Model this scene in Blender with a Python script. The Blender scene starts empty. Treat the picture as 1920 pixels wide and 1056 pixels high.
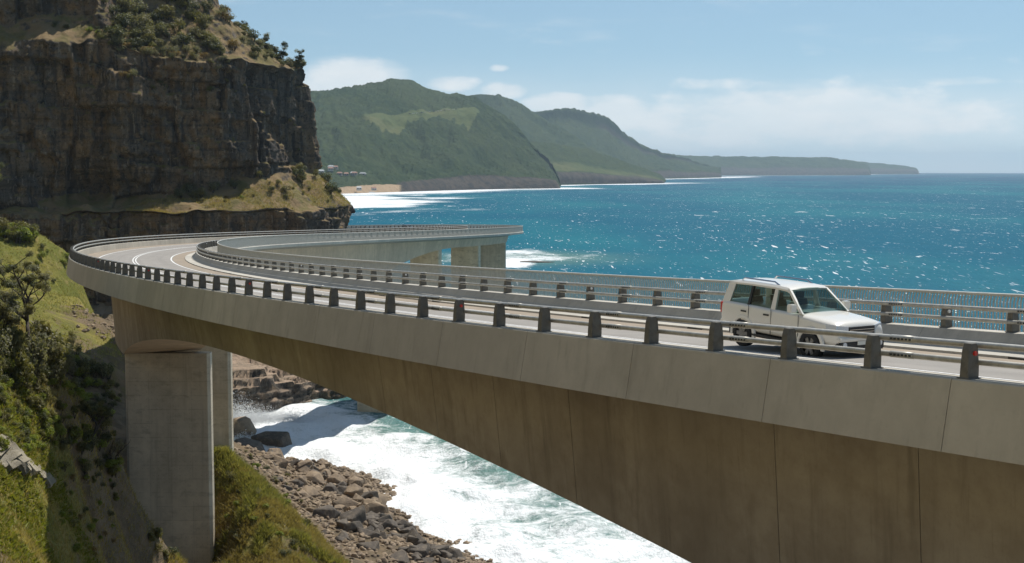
import bpy, bmesh, math, random
import numpy as np
from mathutils import Vector, Matrix

random.seed(7); RNG = np.random.default_rng(11)
SC = bpy.context.scene
COL = SC.collection
R = math.radians
SEA_R = 7.1e6            # earth curvature (with refraction), so that the sea ends in a true horizon
CAM_Z = 45.0             # camera height above the sea

# ------------------------------------------------------------------ camera
cam = bpy.data.cameras.new("camera"); cam_o = bpy.data.objects.new("camera", cam); COL.objects.link(cam_o)
cam.lens = 50.006; cam.sensor_width = 36.0; cam.clip_start = 0.5; cam.clip_end = 90000
PITCH = math.atan((528 - 314.5) / 2667.0)
cam_o.location = (0, 0, CAM_Z); cam_o.rotation_euler = (math.pi / 2 - PITCH, 0, 0)
SC.camera = cam_o

# ------------------------------------------------------------------ light
SUN_AZ, SUN_EL = R(32), R(61)          # azimuth clockwise from +Y (the view axis), elevation
sun = bpy.data.lights.new("sun", 'SUN'); sun.energy = 3.3; sun.angle = R(0.53); sun.color = (1.0, 0.955, 0.88)
sun_o = bpy.data.objects.new("sun", sun); COL.objects.link(sun_o)
SUN_DIR = Vector((math.cos(SUN_EL) * math.sin(SUN_AZ), math.cos(SUN_EL) * math.cos(SUN_AZ), math.sin(SUN_EL)))
sun_o.rotation_euler = SUN_DIR.to_track_quat('Z', 'Y').to_euler(); sun_o.location = (60, 60, 200)
SC.view_settings.view_transform = 'Standard'; SC.view_settings.look = 'None'
SC.view_settings.exposure = 0.58; SC.view_settings.gamma = 1.0; SC.view_settings.use_curve_mapping = False
SC.cycles.use_denoising = True
SC.cycles.max_bounces = 6; SC.cycles.diffuse_bounces = 4; SC.cycles.glossy_bounces = 3
SC.cycles.transmission_bounces = 4; SC.cycles.transparent_max_bounces = 6; SC.cycles.volume_bounces = 0
SC.cycles.sample_clamp_indirect = 6.0

# ------------------------------------------------------------------ node helpers
class NT:
    def __init__(s, tree): s.t = tree; s.n = tree.nodes; s.l = tree.links
    def add(s, kind, **kw):
        nd = s.n.new(kind)
        for k, v in kw.items(): setattr(nd, k, v)
        return nd
    def put(s, inp, v):
        if isinstance(v, bpy.types.NodeSocket): s.l.new(v, inp)
        elif v is not None: inp.default_value = v
    def math(s, op, a, b=None, c=None, clamp=False):
        nd = s.add('ShaderNodeMath', operation=op, use_clamp=clamp)
        s.put(nd.inputs[0], a)
        if b is not None: s.put(nd.inputs[1], b)
        if c is not None: s.put(nd.inputs[2], c)
        return nd.outputs[0]
    def vmath(s, op, a, b=None):
        nd = s.add('ShaderNodeVectorMath', operation=op); s.put(nd.inputs[0], a)
        if b is not None: s.put(nd.inputs[1], b)
        return nd.outputs['Value'] if op in ('LENGTH', 'DOT_PRODUCT', 'DISTANCE') else nd.outputs[0]
    def mapping(s, vec, scale=(1, 1, 1), loc=(0, 0, 0), rot=(0, 0, 0)):
        nd = s.add('ShaderNodeMapping'); s.put(nd.inputs['Vector'], vec)
        nd.inputs['Scale'].default_value = scale; nd.inputs['Location'].default_value = loc; nd.inputs['Rotation'].default_value = rot
        return nd.outputs[0]
    def noise(s, vec, scale=1.0, detail=4.0, rough=0.55, dist=0.0):
        nd = s.add('ShaderNodeTexNoise'); s.put(nd.inputs['Vector'], vec)
        s.put(nd.inputs['Scale'], scale); nd.inputs['Detail'].default_value = detail
        nd.inputs['Roughness'].default_value = rough; nd.inputs['Distortion'].default_value = dist
        return nd.outputs[0]
    def voronoi(s, vec, scale=1.0, feature='F1', rnd=1.0):
        nd = s.add('ShaderNodeTexVoronoi', feature=feature); s.put(nd.inputs['Vector'], vec)
        s.put(nd.inputs['Scale'], scale); nd.inputs['Randomness'].default_value = rnd
        return nd
    def ramp(s, fac, stops, interp='LINEAR'):
        nd = s.add('ShaderNodeValToRGB'); s.put(nd.inputs[0], fac); cr = nd.color_ramp; cr.interpolation = interp
        while len(cr.elements) < len(stops): cr.elements.new(0.5)
        for e, (p, c) in zip(cr.elements, stops):
            e.position = p; e.color = (c, c, c, 1) if isinstance(c, (int, float)) else (*c, 1)
        return nd.outputs[0]
    def mix(s, fac, a, b, mode='MIX'):
        nd = s.add('ShaderNodeMix', data_type='RGBA', blend_type=mode)
        s.put(nd.inputs[0], fac)
        for i, v in ((6, a), (7, b)):
            if isinstance(v, tuple): v = (*v, 1) if len(v) == 3 else v
            s.put(nd.inputs[i], v)
        return nd.outputs[2]
    def sstep(s, x, a, b):
        nd = s.add('ShaderNodeMapRange', interpolation_type='SMOOTHSTEP'); s.put(nd.inputs[0], x)
        nd.inputs[1].default_value = a; nd.inputs[2].default_value = b
        return nd.outputs[0]
    def bump(s, h, strength=0.3, dist=0.1, normal=None):
        nd = s.add('ShaderNodeBump'); s.put(nd.inputs['Height'], h)
        s.put(nd.inputs['Strength'], strength); nd.inputs['Distance'].default_value = dist
        if normal is not None: s.put(nd.inputs['Normal'], normal)
        return nd.outputs[0]

def new_mat(name):
    m = bpy.data.materials.new(name); m.use_nodes = True
    t = NT(m.node_tree); bs = t.n['Principled BSDF']
    return m, t, bs

def simple(name, col, rough=0.6, metal=0.0, coat=0.0, emis=None):
    m, t, bs = new_mat(name)
    bs.inputs['Base Color'].default_value = (*col, 1); bs.inputs['Roughness'].default_value = rough
    bs.inputs['Metallic'].default_value = metal; bs.inputs['Coat Weight'].default_value = coat
    return m

# ------------------------------------------------------------------ world: daylight sky with low cloud
W = bpy.data.worlds.new("World"); SC.world = W; W.use_nodes = True
wt = NT(W.node_tree)
bg = wt.n['Background']
sky = wt.add('ShaderNodeTexSky', sky_type='NISHITA'); sky.sun_disc = False
sky.sun_elevation = SUN_EL; sky.sun_rotation = SUN_AZ; sky.altitude = 400
sky.air_density = 1.0; sky.dust_density = 0.0; sky.ozone_density = 2.2
tc = wt.add('ShaderNodeTexCoord').outputs['Generated']
lift = wt.vmath('NORMALIZE', wt.vmath('ADD', wt.vmath('MULTIPLY', tc, (1, 1, .85)), (0, 0, .10)))   # keeps the whitest band of the sky model below the horizon
wt.put(sky.inputs[0], lift)
sx = wt.add('ShaderNodeSeparateXYZ'); wt.put(sx.inputs[0], tc)
az = wt.math('ARCTAN2', sx.outputs[0], sx.outputs[1])
el = wt.math('ARCSINE', sx.outputs[2])
cv = wt.add('ShaderNodeCombineXYZ'); wt.put(cv.inputs[0], az); wt.put(cv.inputs[1], wt.math('MULTIPLY', el, 2.4)); cv.inputs[2].default_value = 0.3
n1 = wt.noise(cv.outputs[0], 22, 8, 0.58); n2 = wt.noise(cv.outputs[0], 7, 4, 0.5)
cvw = wt.add('ShaderNodeCombineXYZ'); wt.put(cvw.inputs[0], az); wt.put(cvw.inputs[1], wt.math('MULTIPLY', el, 5.0)); cvw.inputs[2].default_value = 4.1
n3 = wt.noise(cvw.outputs[0], 11, 6, 0.55)
def blob(u, v, ru, rv, amt):
    a0 = (u - 960) / 2667.0; e0 = (314.5 - v) / 2667.0
    da = wt.math('DIVIDE', wt.math('SUBTRACT', az, a0), ru / 2667.0)
    de = wt.math('DIVIDE', wt.math('SUBTRACT', el, e0), rv / 2667.0)
    r2 = wt.math('ADD', wt.math('MULTIPLY', da, da), wt.math('MULTIPLY', de, de))
    return wt.math('MULTIPLY', wt.math('SUBTRACT', 1.0, r2, clamp=True), amt)
dens = None
for b in ((665, 150, 125, 48, 1.0), (600, 165, 60, 40, .7), (700, 180, 150, 30, .6), (855, 160, 62, 20, .7), (945, 172, 60, 22, .8), (1045, 198, 90, 30, .9),
          (935, 130, 26, 9, .55), (1150, 215, 120, 50, .8), (1500, 225, 470, 85, .9), (1420, 165, 260, 22, .55), (1780, 163, 130, 13, .5)):
    q = blob(*b); dens = q if dens is None else wt.math('MAXIMUM', dens, q)
# a general veil of low cloud, thicker towards the horizon, all the way round
band = wt.math('MULTIPLY', wt.sstep(el, 0.085, 0.0), wt.sstep(n2, 0.15, 0.60))
shape = wt.sstep(wt.math('ADD', dens, wt.math('MULTIPLY', wt.math('SUBTRACT', n1, 0.5), 1.5)), 0.15, 0.75)
soft = wt.sstep(wt.math('ADD', dens, wt.math('MULTIPLY', wt.math('SUBTRACT', n3, 0.5), 1.6)), 0.05, 1.0)
cl = wt.math('MAXIMUM', wt.math('MULTIPLY', shape, wt.math('ADD', 0.50, wt.math('MULTIPLY', n3, 0.6))), wt.math('MULTIPLY', soft, 0.75))
cl = wt.math('MAXIMUM', cl, wt.math('MULTIPLY', band, 0.80), clamp=True)
ccol = wt.mix(n1, (7.0, 7.6, 8.0), (9.6, 9.6, 9.5))
skyc = wt.mix(1.0, sky.outputs[0], (1.06, 1.06, 0.93), 'MULTIPLY')
wt.put(bg.inputs['Color'], wt.mix(cl, skyc, ccol)); bg.inputs['Strength'].default_value = 0.072

# ------------------------------------------------------------------ object helpers
def tag(o, label=None, cat=None, group=None, kind=None):
    if label: o['label'] = label
    if cat: o['category'] = cat
    if group: o['group'] = group
    if kind: o['kind'] = kind
    return o
def make_mesh(name, V, F, mat=None, smooth=False):
    me = bpy.data.meshes.new(name)
    V = np.asarray(V, dtype=np.float32).reshape(-1, 3)
    if isinstance(F, np.ndarray) and F.ndim == 2:
        k = F.shape[1]; nf = F.shape[0]
        me.vertices.add(len(V)); me.vertices.foreach_set('co', V.ravel())
        me.loops.add(nf * k); me.loops.foreach_set('vertex_index', F.astype(np.int32).ravel())
        me.polygons.add(nf); me.polygons.foreach_set('loop_start', np.arange(0, nf * k, k, dtype=np.int32))
        me.update(calc_edges=True)
    else:
        me.from_pydata([tuple(map(float, v)) for v in V], [], [tuple(int(i) for i in f) for f in F]); me.update()
    if smooth: me.polygons.foreach_set('use_smooth', np.ones(len(me.polygons), dtype=bool))
    for m in (mat if isinstance(mat, (list, tuple)) else [mat]):
        if m: me.materials.append(m)
    return me
def link(name, me, parent=None, loc=None, rot=None, scale=None):
    o = bpy.data.objects.new(name, me); COL.objects.link(o)
    if parent: o.parent = parent
    if loc is not None: o.location = loc
    if rot is not None: o.rotation_euler = rot
    if scale is not None: o.scale = scale
    return o
def mobj(name, V, F, mat, parent=None, smooth=False): return link(name, make_mesh(name, V, F, mat, smooth), parent)
def empty(name, loc=(0, 0, 0), parent=None, rz=0):
    o = bpy.data.objects.new(name, None); COL.objects.link(o); o.location = loc; o.rotation_euler = (0, 0, rz)
    o.empty_display_size = 0.3
    if parent: o.parent = parent
    return o
def copy_tree(o, parent=None):
    c = o.copy(); COL.objects.link(c)
    if parent: c.parent = parent
    for ch in list(o.children): copy_tree(ch, c)
    return c
def quads(nr, nc, wrap=False):
    i = np.arange(nr - 1)[:, None]; j = np.arange(nc if wrap else nc - 1)[None, :]; j2 = (j + 1) % nc
    return np.stack([i * nc + j, i * nc + j2, (i + 1) * nc + j2, (i + 1) * nc + j], -1).reshape(-1, 4)
class MB:
    """collects shapes for one mesh"""
    def __init__(s): s.v = []; s.f = []
    def add(s, V, F):
        k = len(s.v); s.v += [tuple(map(float, p)) for p in V]; s.f += [tuple(i + k for i in f) for f in F]; return s
    def box(s, lo, hi):
        x0, y0, z0 = lo; x1, y1, z1 = hi
        return s.add([(x0, y0, z0), (x1, y0, z0), (x1, y1, z0), (x0, y1, z0), (x0, y0, z1), (x1, y0, z1), (x1, y1, z1), (x0, y1, z1)],
                     [(3, 2, 1, 0), (4, 5, 6, 7), (0, 1, 5, 4), (1, 2, 6, 5), (2, 3, 7, 6), (3, 0, 4, 7)])
    def tube(s, pts, rad, n=8, caps=True):
        pts = [Vector(p) for p in pts]; rad = rad if isinstance(rad, (list, tuple)) else [rad] * len(pts)
        V = []; F = []
        for i, p in enumerate(pts):
            d = (pts[min(i + 1, len(pts) - 1)] - pts[max(i - 1, 0)]).normalized()
            a = d.cross(Vector((0, 0, 1)) if abs(d.z) < .95 else Vector((1, 0, 0))).normalized(); b = d.cross(a)
            for k in range(n):
                t = 2 * math.pi * k / n; V.append(p + (a * math.cos(t) + b * math.sin(t)) * rad[i])
        for i in range(len(pts) - 1):
            for k in range(n):
                k2 = (k + 1) % n; F.append((i * n + k, i * n + k2, (i + 1) * n + k2, (i + 1) * n + k))
        if caps: F.append(tuple(range(n - 1, -1, -1))); F.append(tuple((len(pts) - 1) * n + k for k in range(n)))
        return s.add(V, F)
    def obj(s, name, mat, parent=None, smooth=False):
        me = bpy.data.meshes.new(name); me.from_pydata(s.v, [], s.f); me.update()
        bm = bmesh.new(); bm.from_mesh(me); bmesh.ops.recalc_face_normals(bm, faces=bm.faces); bm.to_mesh(me); bm.free()
        if smooth: me.polygons.foreach_set('use_smooth', np.ones(len(me.polygons), dtype=bool))
        for m in (mat if isinstance(mat, (list, tuple)) else [mat]): me.materials.append(m)
        return link(name, me, parent)
def smooth_by_angle(o, ang=40):
    me = o.data; me.polygons.foreach_set('use_smooth', np.ones(len(me.polygons), dtype=bool))
    try: me.set_sharp_from_angle(angle=R(ang))
    except Exception: pass

# pixel (of the 1920 px photograph) and distance along the view axis -> place in the world
_cp, _sp = math.cos(PITCH), math.sin(PITCH)
def at(u, v, D):
    a = (u - 960) / 2667.0; b = -(v - 528) / 2667.0
    dy = _cp + b * _sp; dz = -_sp + b * _cp
    return Vector((a / dy * D, D, CAM_Z + dz / dy * D))

# ------------------------------------------------------------------ numpy noise
def _hash(ix, iy, iz, seed):
    h = (ix * 374761393 + iy * 668265263 + iz * 2147483647 + seed * 974711) & 0xFFFFFFFF
    h = ((h ^ (h >> 13)) * 1274126177) & 0xFFFFFFFF
    h = ((h ^ (h >> 16)) * 2246822519) & 0xFFFFFFFF
    return ((h ^ (h >> 15)) & 0xFFFF) / 65535.0
def vnoise(x, y, z=0.0, seed=0):
    x, y, z = np.broadcast_arrays(np.asarray(x, float), np.asarray(y, float), np.asarray(z, float))
    ix, iy, iz = np.floor(x).astype(np.int64), np.floor(y).astype(np.int64), np.floor(z).astype(np.int64)
    fx, fy, fz = x - ix, y - iy, z - iz
    fx, fy, fz = fx * fx * (3 - 2 * fx), fy * fy * (3 - 2 * fy), fz * fz * (3 - 2 * fz)
    r = 0
    for dx in (0, 1):
        for dy in (0, 1):
            for dz in (0, 1):
                w = (fx if dx else 1 - fx) * (fy if dy else 1 - fy) * (fz if dz else 1 - fz)
                r = r + w * _hash(ix + dx, iy + dy, iz + dz, seed)
    return r * 2 - 1
def fbm(x, y, z=0.0, oct=4, seed=0, gain=0.5):
    s = 0; a = 1; f = 1
    for k in range(oct):
        s = s + a * vnoise(np.asarray(x) * f, np.asarray(y) * f, np.asarray(z) * f, seed + k * 17); a *= gain; f *= 2.03
    return s
def sstep(x, a, b):
    t = np.clip((np.asarray(x, float) - a) / (b - a), 0, 1); return t * t * (3 - 2 * t)

# ================================================================== materials
def pos(t): return t.add('ShaderNodeNewGeometry').outputs['Position']
def concrete(name, base, dark, streak=0.5, rough=0.85, grime=1.0, forms=False):
    m, t, bs = new_mat(name); P = pos(t)
    big = t.noise(P, 0.22, 5, 0.6); mid = t.noise(P, 1.3, 6, 0.6)
    st = t.noise(t.mapping(P, (1.6, 1.6, 0.09)), 1.0, 5, 0.6)
    drip = t.noise(t.mapping(P, (5.0, 5.0, 0.22)), 1.0, 4, 0.6)
    fine = t.noise(P, 9, 5, 0.65); pores = t.noise(P, 40, 2, 0.5)
    rnd = t.add('ShaderNodeObjectInfo').outputs['Random']
    k = t.math('ADD', t.math('MULTIPLY', big, 0.5), t.math('MULTIPLY', mid, 0.5))
    c = t.mix(t.sstep(k, 0.35, 0.68), base, dark)
    c = t.mix(t.math('MULTIPLY', t.sstep(st, 0.50, 0.74), streak), c, tuple(x * 0.62 for x in dark))
    c = t.mix(t.math('MULTIPLY', t.sstep(fine, 0.5, 0.8), 0.25 * grime), c, tuple(x * 0.55 for x in dark))
    c = t.mix(t.math('MULTIPLY', t.sstep(drip, 0.56, 0.74), 0.30), c, tuple(x * 0.6 for x in dark))
    v = t.math('ADD', 0.93, t.math('MULTIPLY', rnd, 0.14))
    cc = t.add('ShaderNodeCombineXYZ')
    for i in range(3): t.put(cc.inputs[i], v)
    c = t.mix(1.0, c, cc.outputs[0], 'MULTIPLY')
    if forms:        # board joints and tie holes left by the formwork
        px_ = t.add('ShaderNodeSeparateXYZ'); t.put(px_.inputs[0], P)
        def lines(v, per, wd): return t.math('LESS_THAN', t.math('PINGPONG', v, per / 2), wd)
        ln = t.math('MAXIMUM', lines(px_.outputs[2], 1.18, .022), lines(px_.outputs[0], 1.79, .018))
        dx = t.math('SUBTRACT', t.math('PINGPONG', px_.outputs[0], .447), .22); dz = t.math('SUBTRACT', t.math('PINGPONG', px_.outputs[2], .59), .3)
        hole = t.math('LESS_THAN', t.math('ADD', t.math('MULTIPLY', dx, dx), t.math('MULTIPLY', dz, dz)), .0016)
        ln = t.math('MAXIMUM', t.math('MULTIPLY', ln, t.sstep(mid, .35, .6)), t.math('MULTIPLY', hole, t.sstep(big, .42, .55)))
        blot = t.noise(t.mapping(P, (0.5, 0.5, 1.1)), 1.0, 6, 0.7); c = t.mix(t.math('MULTIPLY', t.sstep(blot, 0.52, 0.66), 0.6), c, tuple(x * .6 for x in dark))
        c = t.mix(t.math('MULTIPLY', ln, 0.5), c, tuple(x * .45 for x in dark))
    st2 = t.noise(t.mapping(P, (0.28, 0.28, 0.012)), 1.0, 3, 0.5)          # broad pour-to-pour tone
    c = t.mix(t.math('MULTIPLY', t.sstep(st2, 0.40, 0.62), 0.45 * streak + 0.1), c, tuple(x * 0.72 for x in dark))
    t.put(bs.inputs['Base Color'], c); bs.inputs['Roughness'].default_value = rough
    bs.inputs['Specular IOR Level'].default_value = 0.3
    t.put(bs.inputs['Normal'], t.bump(t.math('ADD', t.math('MULTIPLY', fine, 0.6), t.math('MULTIPLY', pores, 0.4)), 0.35, 0.02))
    return m
M = {}
M['fascia'] = concrete('fascia_concrete', (0.485, 0.445, 0.37), (0.405, 0.37, 0.305), 0.38, 0.8, 0.7)
M['girder'] = concrete('girder_concrete', (0.42, 0.37, 0.30), (0.30, 0.255, 0.20), 0.6, 0.85, 0.9)
M['pier'] = concrete('pier_concrete', (0.74, 0.65, 0.50), (0.55, 0.475, 0.355), 0.5, 0.88, 1.3, True)
M['deckconc'] = concrete('barrier_concrete', (0.52, 0.49, 0.425), (0.43, 0.405, 0.355), 0.35, 0.8, 0.8)
M['bounce_lit'] = concrete('bounce_lit_concrete', (0.70, 0.55, 0.405), (0.56, 0.44, 0.325), 0.4, 0.85, 0.5)  # lighter girder concrete that carries bounced light in its colour
M['slab'] = concrete('slab_concrete', (0.34, 0.32, 0.28), (0.25, 0.24, 0.21), 0.3, 0.85, 1.0)

def asphalt():
    m, t, bs = new_mat('asphalt'); P = pos(t)
    uvw = t.add('ShaderNodeUVMap').outputs[0]
    a = t.noise(P, 0.5, 5, 0.6); g = t.noise(P, 30, 4, 0.7)
    s = t.noise(t.mapping(uvw, (0.03, 1.3, 1)), 1.0, 4, 0.55)
    c = t.mix(t.sstep(a, 0.3, 0.7), (0.30, 0.275, 0.245), (0.245, 0.225, 0.20))
    c = t.mix(t.math('MULTIPLY', t.sstep(s, 0.42, 0.66), 0.45), c, (0.20, 0.185, 0.165))
    c = t.mix(t.math('MULTIPLY', t.sstep(g, 0.45, 0.7), 0.3), c, (0.36, 0.335, 0.30))
    t.put(bs.inputs['Base Color'], c); bs.inputs['Roughness'].default_value = 0.85
    t.put(bs.inputs['Normal'], t.bump(g, 0.4, 0.01)); return m
M['asphalt'] = asphalt()
def shoulder():
    m, t, bs = new_mat('shoulder_seal'); P = pos(t); a = t.noise(P, 0.8, 5, 0.6); g = t.noise(P, 25, 3, 0.7)
    c = t.mix(t.sstep(a, 0.3, 0.7), (0.36, 0.29, 0.215), (0.28, 0.23, 0.175)); c = t.mix(t.math('MULTIPLY', g, 0.3), c, (0.15, 0.13, 0.1))
    t.put(bs.inputs['Base Color'], c); bs.inputs['Roughness'].default_value = 0.9; return m
M['shoulder'] = shoulder()
def paint():
    m, t, bs = new_mat('road_paint'); P = pos(t); a = t.noise(P, 6, 5, 0.7)
    t.put(bs.inputs['Base Color'], t.mix(t.sstep(a, 0.42, 0.8), (0.78, 0.77, 0.74), (0.45, 0.43, 0.40))); bs.inputs['Roughness'].default_value = 0.6; return m
M['paint'] = paint()
def steel(name, c1, c2, metal, rough):
    m, t, bs = new_mat(name); P = pos(t); a = t.noise(P, 5, 5, 0.65); b = t.noise(P, 40, 3, 0.6)
    t.put(bs.inputs['Base Color'], t.mix(t.sstep(a, 0.35, 0.7), c1, c2)); bs.inputs['Metallic'].default_value = metal
    t.put(bs.inputs['Roughness'], t.math('ADD', rough, t.math('MULTIPLY', b, 0.2))); return m
M['post'] = steel('cast_post_metal', (0.155, 0.147, 0.128), (0.11, 0.105, 0.092), 0.2, 0.6)
M['rail'] = steel('galvanised_rail', (0.46, 0.45, 0.41), (0.34, 0.33, 0.30), 0.55, 0.38)
M['bar'] = steel('balustrade_metal', (0.52, 0.51, 0.46), (0.42, 0.41, 0.37), 0.3, 0.45)
M['bolt'] = simple('dark_bolt', (0.05, 0.05, 0.045), 0.5, 0.5)
M['red'] = simple('red_reflector', (0.55, 0.03, 0.02), 0.3); M['white_r'] = simple('white_reflector', (0.8, 0.8, 0.78), 0.3)

def rock(name, cols, strata=0.0, sc=1.0, veg=None, bump=0.6, wet=False):
    m, t, bs = new_mat(name); P = pos(t)
    a = t.noise(P, 0.12 * sc, 6, 0.6); b = t.noise(P, 0.7 * sc, 6, 0.65); f = t.noise(P, 4 * sc, 6, 0.7)
    c = t.mix(t.sstep(a, 0.36, 0.64), cols[0], cols[1])
    c = t.mix(t.math('MULTIPLY', t.sstep(b, 0.45, 0.7), 0.7), c, cols[2])
    if strata:
        wv = t.noise(t.mapping(P, (0.02 * sc, 0.02 * sc, 0.9 * sc)), 1.0, 5, 0.65)
        stn = t.noise(t.mapping(P, (0.5 * sc, 0.5 * sc, 0.05 * sc)), 1.0, 5, 0.6)
        c = t.mix(t.math('MULTIPLY', t.sstep(wv, 0.46, 0.66), strata), c, cols[3])
        c = t.mix(t.math('MULTIPLY', t.sstep(stn, 0.50, 0.70), strata * 0.9), c, tuple(x * 0.35 for x in cols[1]))
        c = t.mix(t.math('MULTIPLY', t.sstep(t.math('ADD', stn, t.math('MULTIPLY', b, .4)), 0.34, 0.52), 0.0), c, cols[0])
    c = t.mix(t.math('MULTIPLY', t.sstep(f, 0.5, 0.78), 0.45), c, tuple(x * 0.5 for x in cols[1]))
    if veg:
        nz = t.add('ShaderNodeSeparateXYZ'); t.put(nz.inputs[0], t.add('ShaderNodeNewGeometry').outputs['Normal'])
        k = t.sstep(t.math('ADD', nz.outputs[2], t.math('MULTIPLY', t.math('SUBTRACT', b, 0.5), 0.5)), veg[2], veg[2] + 0.2)
        g = t.mix(t.sstep(t.noise(P, 0.25 * sc, 5, 0.6), 0.40, 0.60), veg[0], veg[1])
        c = t.mix(k, c, t.mix(t.math('MULTIPLY', f, 0.7), g, tuple(x * 0.4 for x in veg[0])))
    t.put(bs.inputs['Base Color'], c); bs.inputs['Roughness'].default_value = 0.35 if wet else 0.9
    bs.inputs['Specular IOR Level'].default_value = 0.5 if wet else 0.2
    h = t.math('ADD', t.math('MULTIPLY', b, 0.7), t.math('MULTIPLY', f, 0.35))
    t.put(bs.inputs['Normal'], t.bump(h, bump, 0.5 / sc)); return m
M['cliff_plain'] = rock('cliff_sandstone', [(0.20, 0.15, 0.105), (0.125, 0.105, 0.088), (0.29, 0.215, 0.14), (0.08, 0.068, 0.06)], 0.7, 1.0,
                  ((0.24, 0.155, 0.075), (0.14, 0.115, 0.045), 0.62), 0.8)
M['shore_rock'] = rock('shore_rock', [(0.21, 0.17, 0.125), (0.12, 0.10, 0.08), (0.28, 0.215, 0.15), (0.10, 0.085, 0.07)], 0.4, 2.0, None, 0.7)
M['boulder'] = rock('boulder_stone', [(0.31, 0.235, 0.16), (0.19, 0.145, 0.105), (0.40, 0.30, 0.195), (0.10, 0.085, 0.07)], 0.0, 2.5, None, 0.6)
M['boulder_dark'] = rock('dark_boulder_stone', [(0.155, 0.13, 0.105), (0.09, 0.077, 0.065), (0.22, 0.18, 0.13), (0.05, 0.04, 0.035)], 0.0, 2.5, None, 0.6)
M['pale_rock'] = rock('pale_sandstone', [(0.34, 0.30, 0.225), (0.26, 0.23, 0.18), (0.40, 0.35, 0.26), (0.18, 0.15, 0.11)], 0.5, 2.0, None, 0.6)

def leaf(name, c1, c2, c3, trans=0.35):
    m, t, bs = new_mat(name); P = pos(t)
    rnd = t.add('ShaderNodeObjectInfo').outputs['Random']
    n = t.noise(P, 1.7, 3, 0.6)
    c = t.mix(t.sstep(n, 0.35, 0.68), c1, c2)
    c = t.mix(t.math('MULTIPLY', rnd, 0.55), c, c3)
    t.put(bs.inputs['Base Color'], c); bs.inputs['Roughness'].default_value = 0.55; bs.inputs['Specular IOR Level'].default_value = 0.25
    tr = t.add('ShaderNodeBsdfTranslucent'); t.put(tr.inputs[0], t.mix(1.0, c, (1.5, 1.5, 0.75), 'MULTIPLY'))
    mx = t.add('ShaderNodeMixShader'); mx.inputs[0].default_value = trans
    t.l.new(bs.outputs[0], mx.inputs[1]); t.l.new(tr.outputs[0], mx.inputs[2])
    t.l.new(mx.outputs[0], t.n['Material Output'].inputs[0]); return m
M['leaf_dark'] = leaf('dark_leaf', (0.062, 0.073, 0.032), (0.105, 0.112, 0.05), (0.09, 0.09, 0.055))
M['leaf_olive'] = leaf('olive_leaf', (0.12, 0.125, 0.045), (0.19, 0.175, 0.065), (0.17, 0.14, 0.07), 0.42)
M['leaf_grey'] = leaf('grey_green_leaf', (0.15, 0.155, 0.09), (0.23, 0.22, 0.135), (0.19, 0.165, 0.105), 0.42)
M['leaf_green'] = leaf('bright_leaf', (0.15, 0.195, 0.03), (0.25, 0.285, 0.05), (0.24, 0.23, 0.06), 0.42)
M['leaf_rust'] = leaf('dry_leaf', (0.19, 0.125, 0.05), (0.28, 0.19, 0.075), (0.20, 0.15, 0.07))
M['grass'] = leaf('grass_blade', (0.155, 0.18, 0.045), (0.27, 0.255, 0.085), (0.30, 0.25, 0.10), 0.4)
M['grass_dry'] = leaf('dry_grass_blade', (0.28, 0.22, 0.085), (0.36, 0.29, 0.12), (0.24, 0.2, 0.07), 0.35)
M['creeper'] = leaf('creeper_leaf', (0.15, 0.18, 0.02), (0.24, 0.24, 0.035), (0.17, 0.17, 0.03), 0.35)
M['bark'] = rock('bark', [(0.075, 0.06, 0.045), (0.05, 0.042, 0.035), (0.12, 0.10, 0.08), (0.05, 0.04, 0.03)], 0, 6, None, 0.5)
M['deadwood'] = rock('dead_wood', [(0.30, 0.27, 0.22), (0.22, 0.2, 0.165), (0.36, 0.32, 0.26), (0.05, 0.04, 0.03)], 0, 6, None, 0.5)

def hillside_mat():
    m, t, bs = new_mat('hillside_ground'); P = pos(t)
    at_ = t.add('ShaderNodeAttribute', attribute_name='cover').outputs['Fac']
    a = t.noise(P, 0.10, 5, 0.6); b = t.noise(P, 0.6, 6, 0.65); f = t.noise(P, 5, 5, 0.7)
    grass = t.mix(t.sstep(a, 0.35, 0.62), (0.235, 0.20, 0.05), (0.155, 0.16, 0.035)); grass = t.mix(t.sstep(b, 0.5, 0.72), grass, (0.30, 0.235, 0.09))
    soil = t.mix(t.sstep(b, 0.35, 0.65), (0.20, 0.145, 0.09), (0.12, 0.095, 0.065)); soil = t.mix(t.math('MULTIPLY', t.sstep(f, 0.5, 0.7), 0.6), soil, (0.25, 0.20, 0.14))
    k = t.sstep(t.math('ADD', at_, t.math('MULTIPLY', t.math('SUBTRACT', b, 0.5), 0.9)), 0.35, 0.62)
    c = t.mix(k, soil, grass); c = t.mix(t.math('MULTIPLY', t.sstep(f, 0.45, 0.75), 0.5), c, (0.07, 0.065, 0.03))
    t.put(bs.inputs['Base Color'], c); bs.inputs['Roughness'].default_value = 0.95; bs.inputs['Specular IOR Level'].default_value = 0.1
    t.put(bs.inputs['Normal'], t.bump(t.math('ADD', b, t.math('MULTIPLY', f, 0.4)), 0.8, 0.4)); return m
M['hillside'] = hillside_mat()

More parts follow.
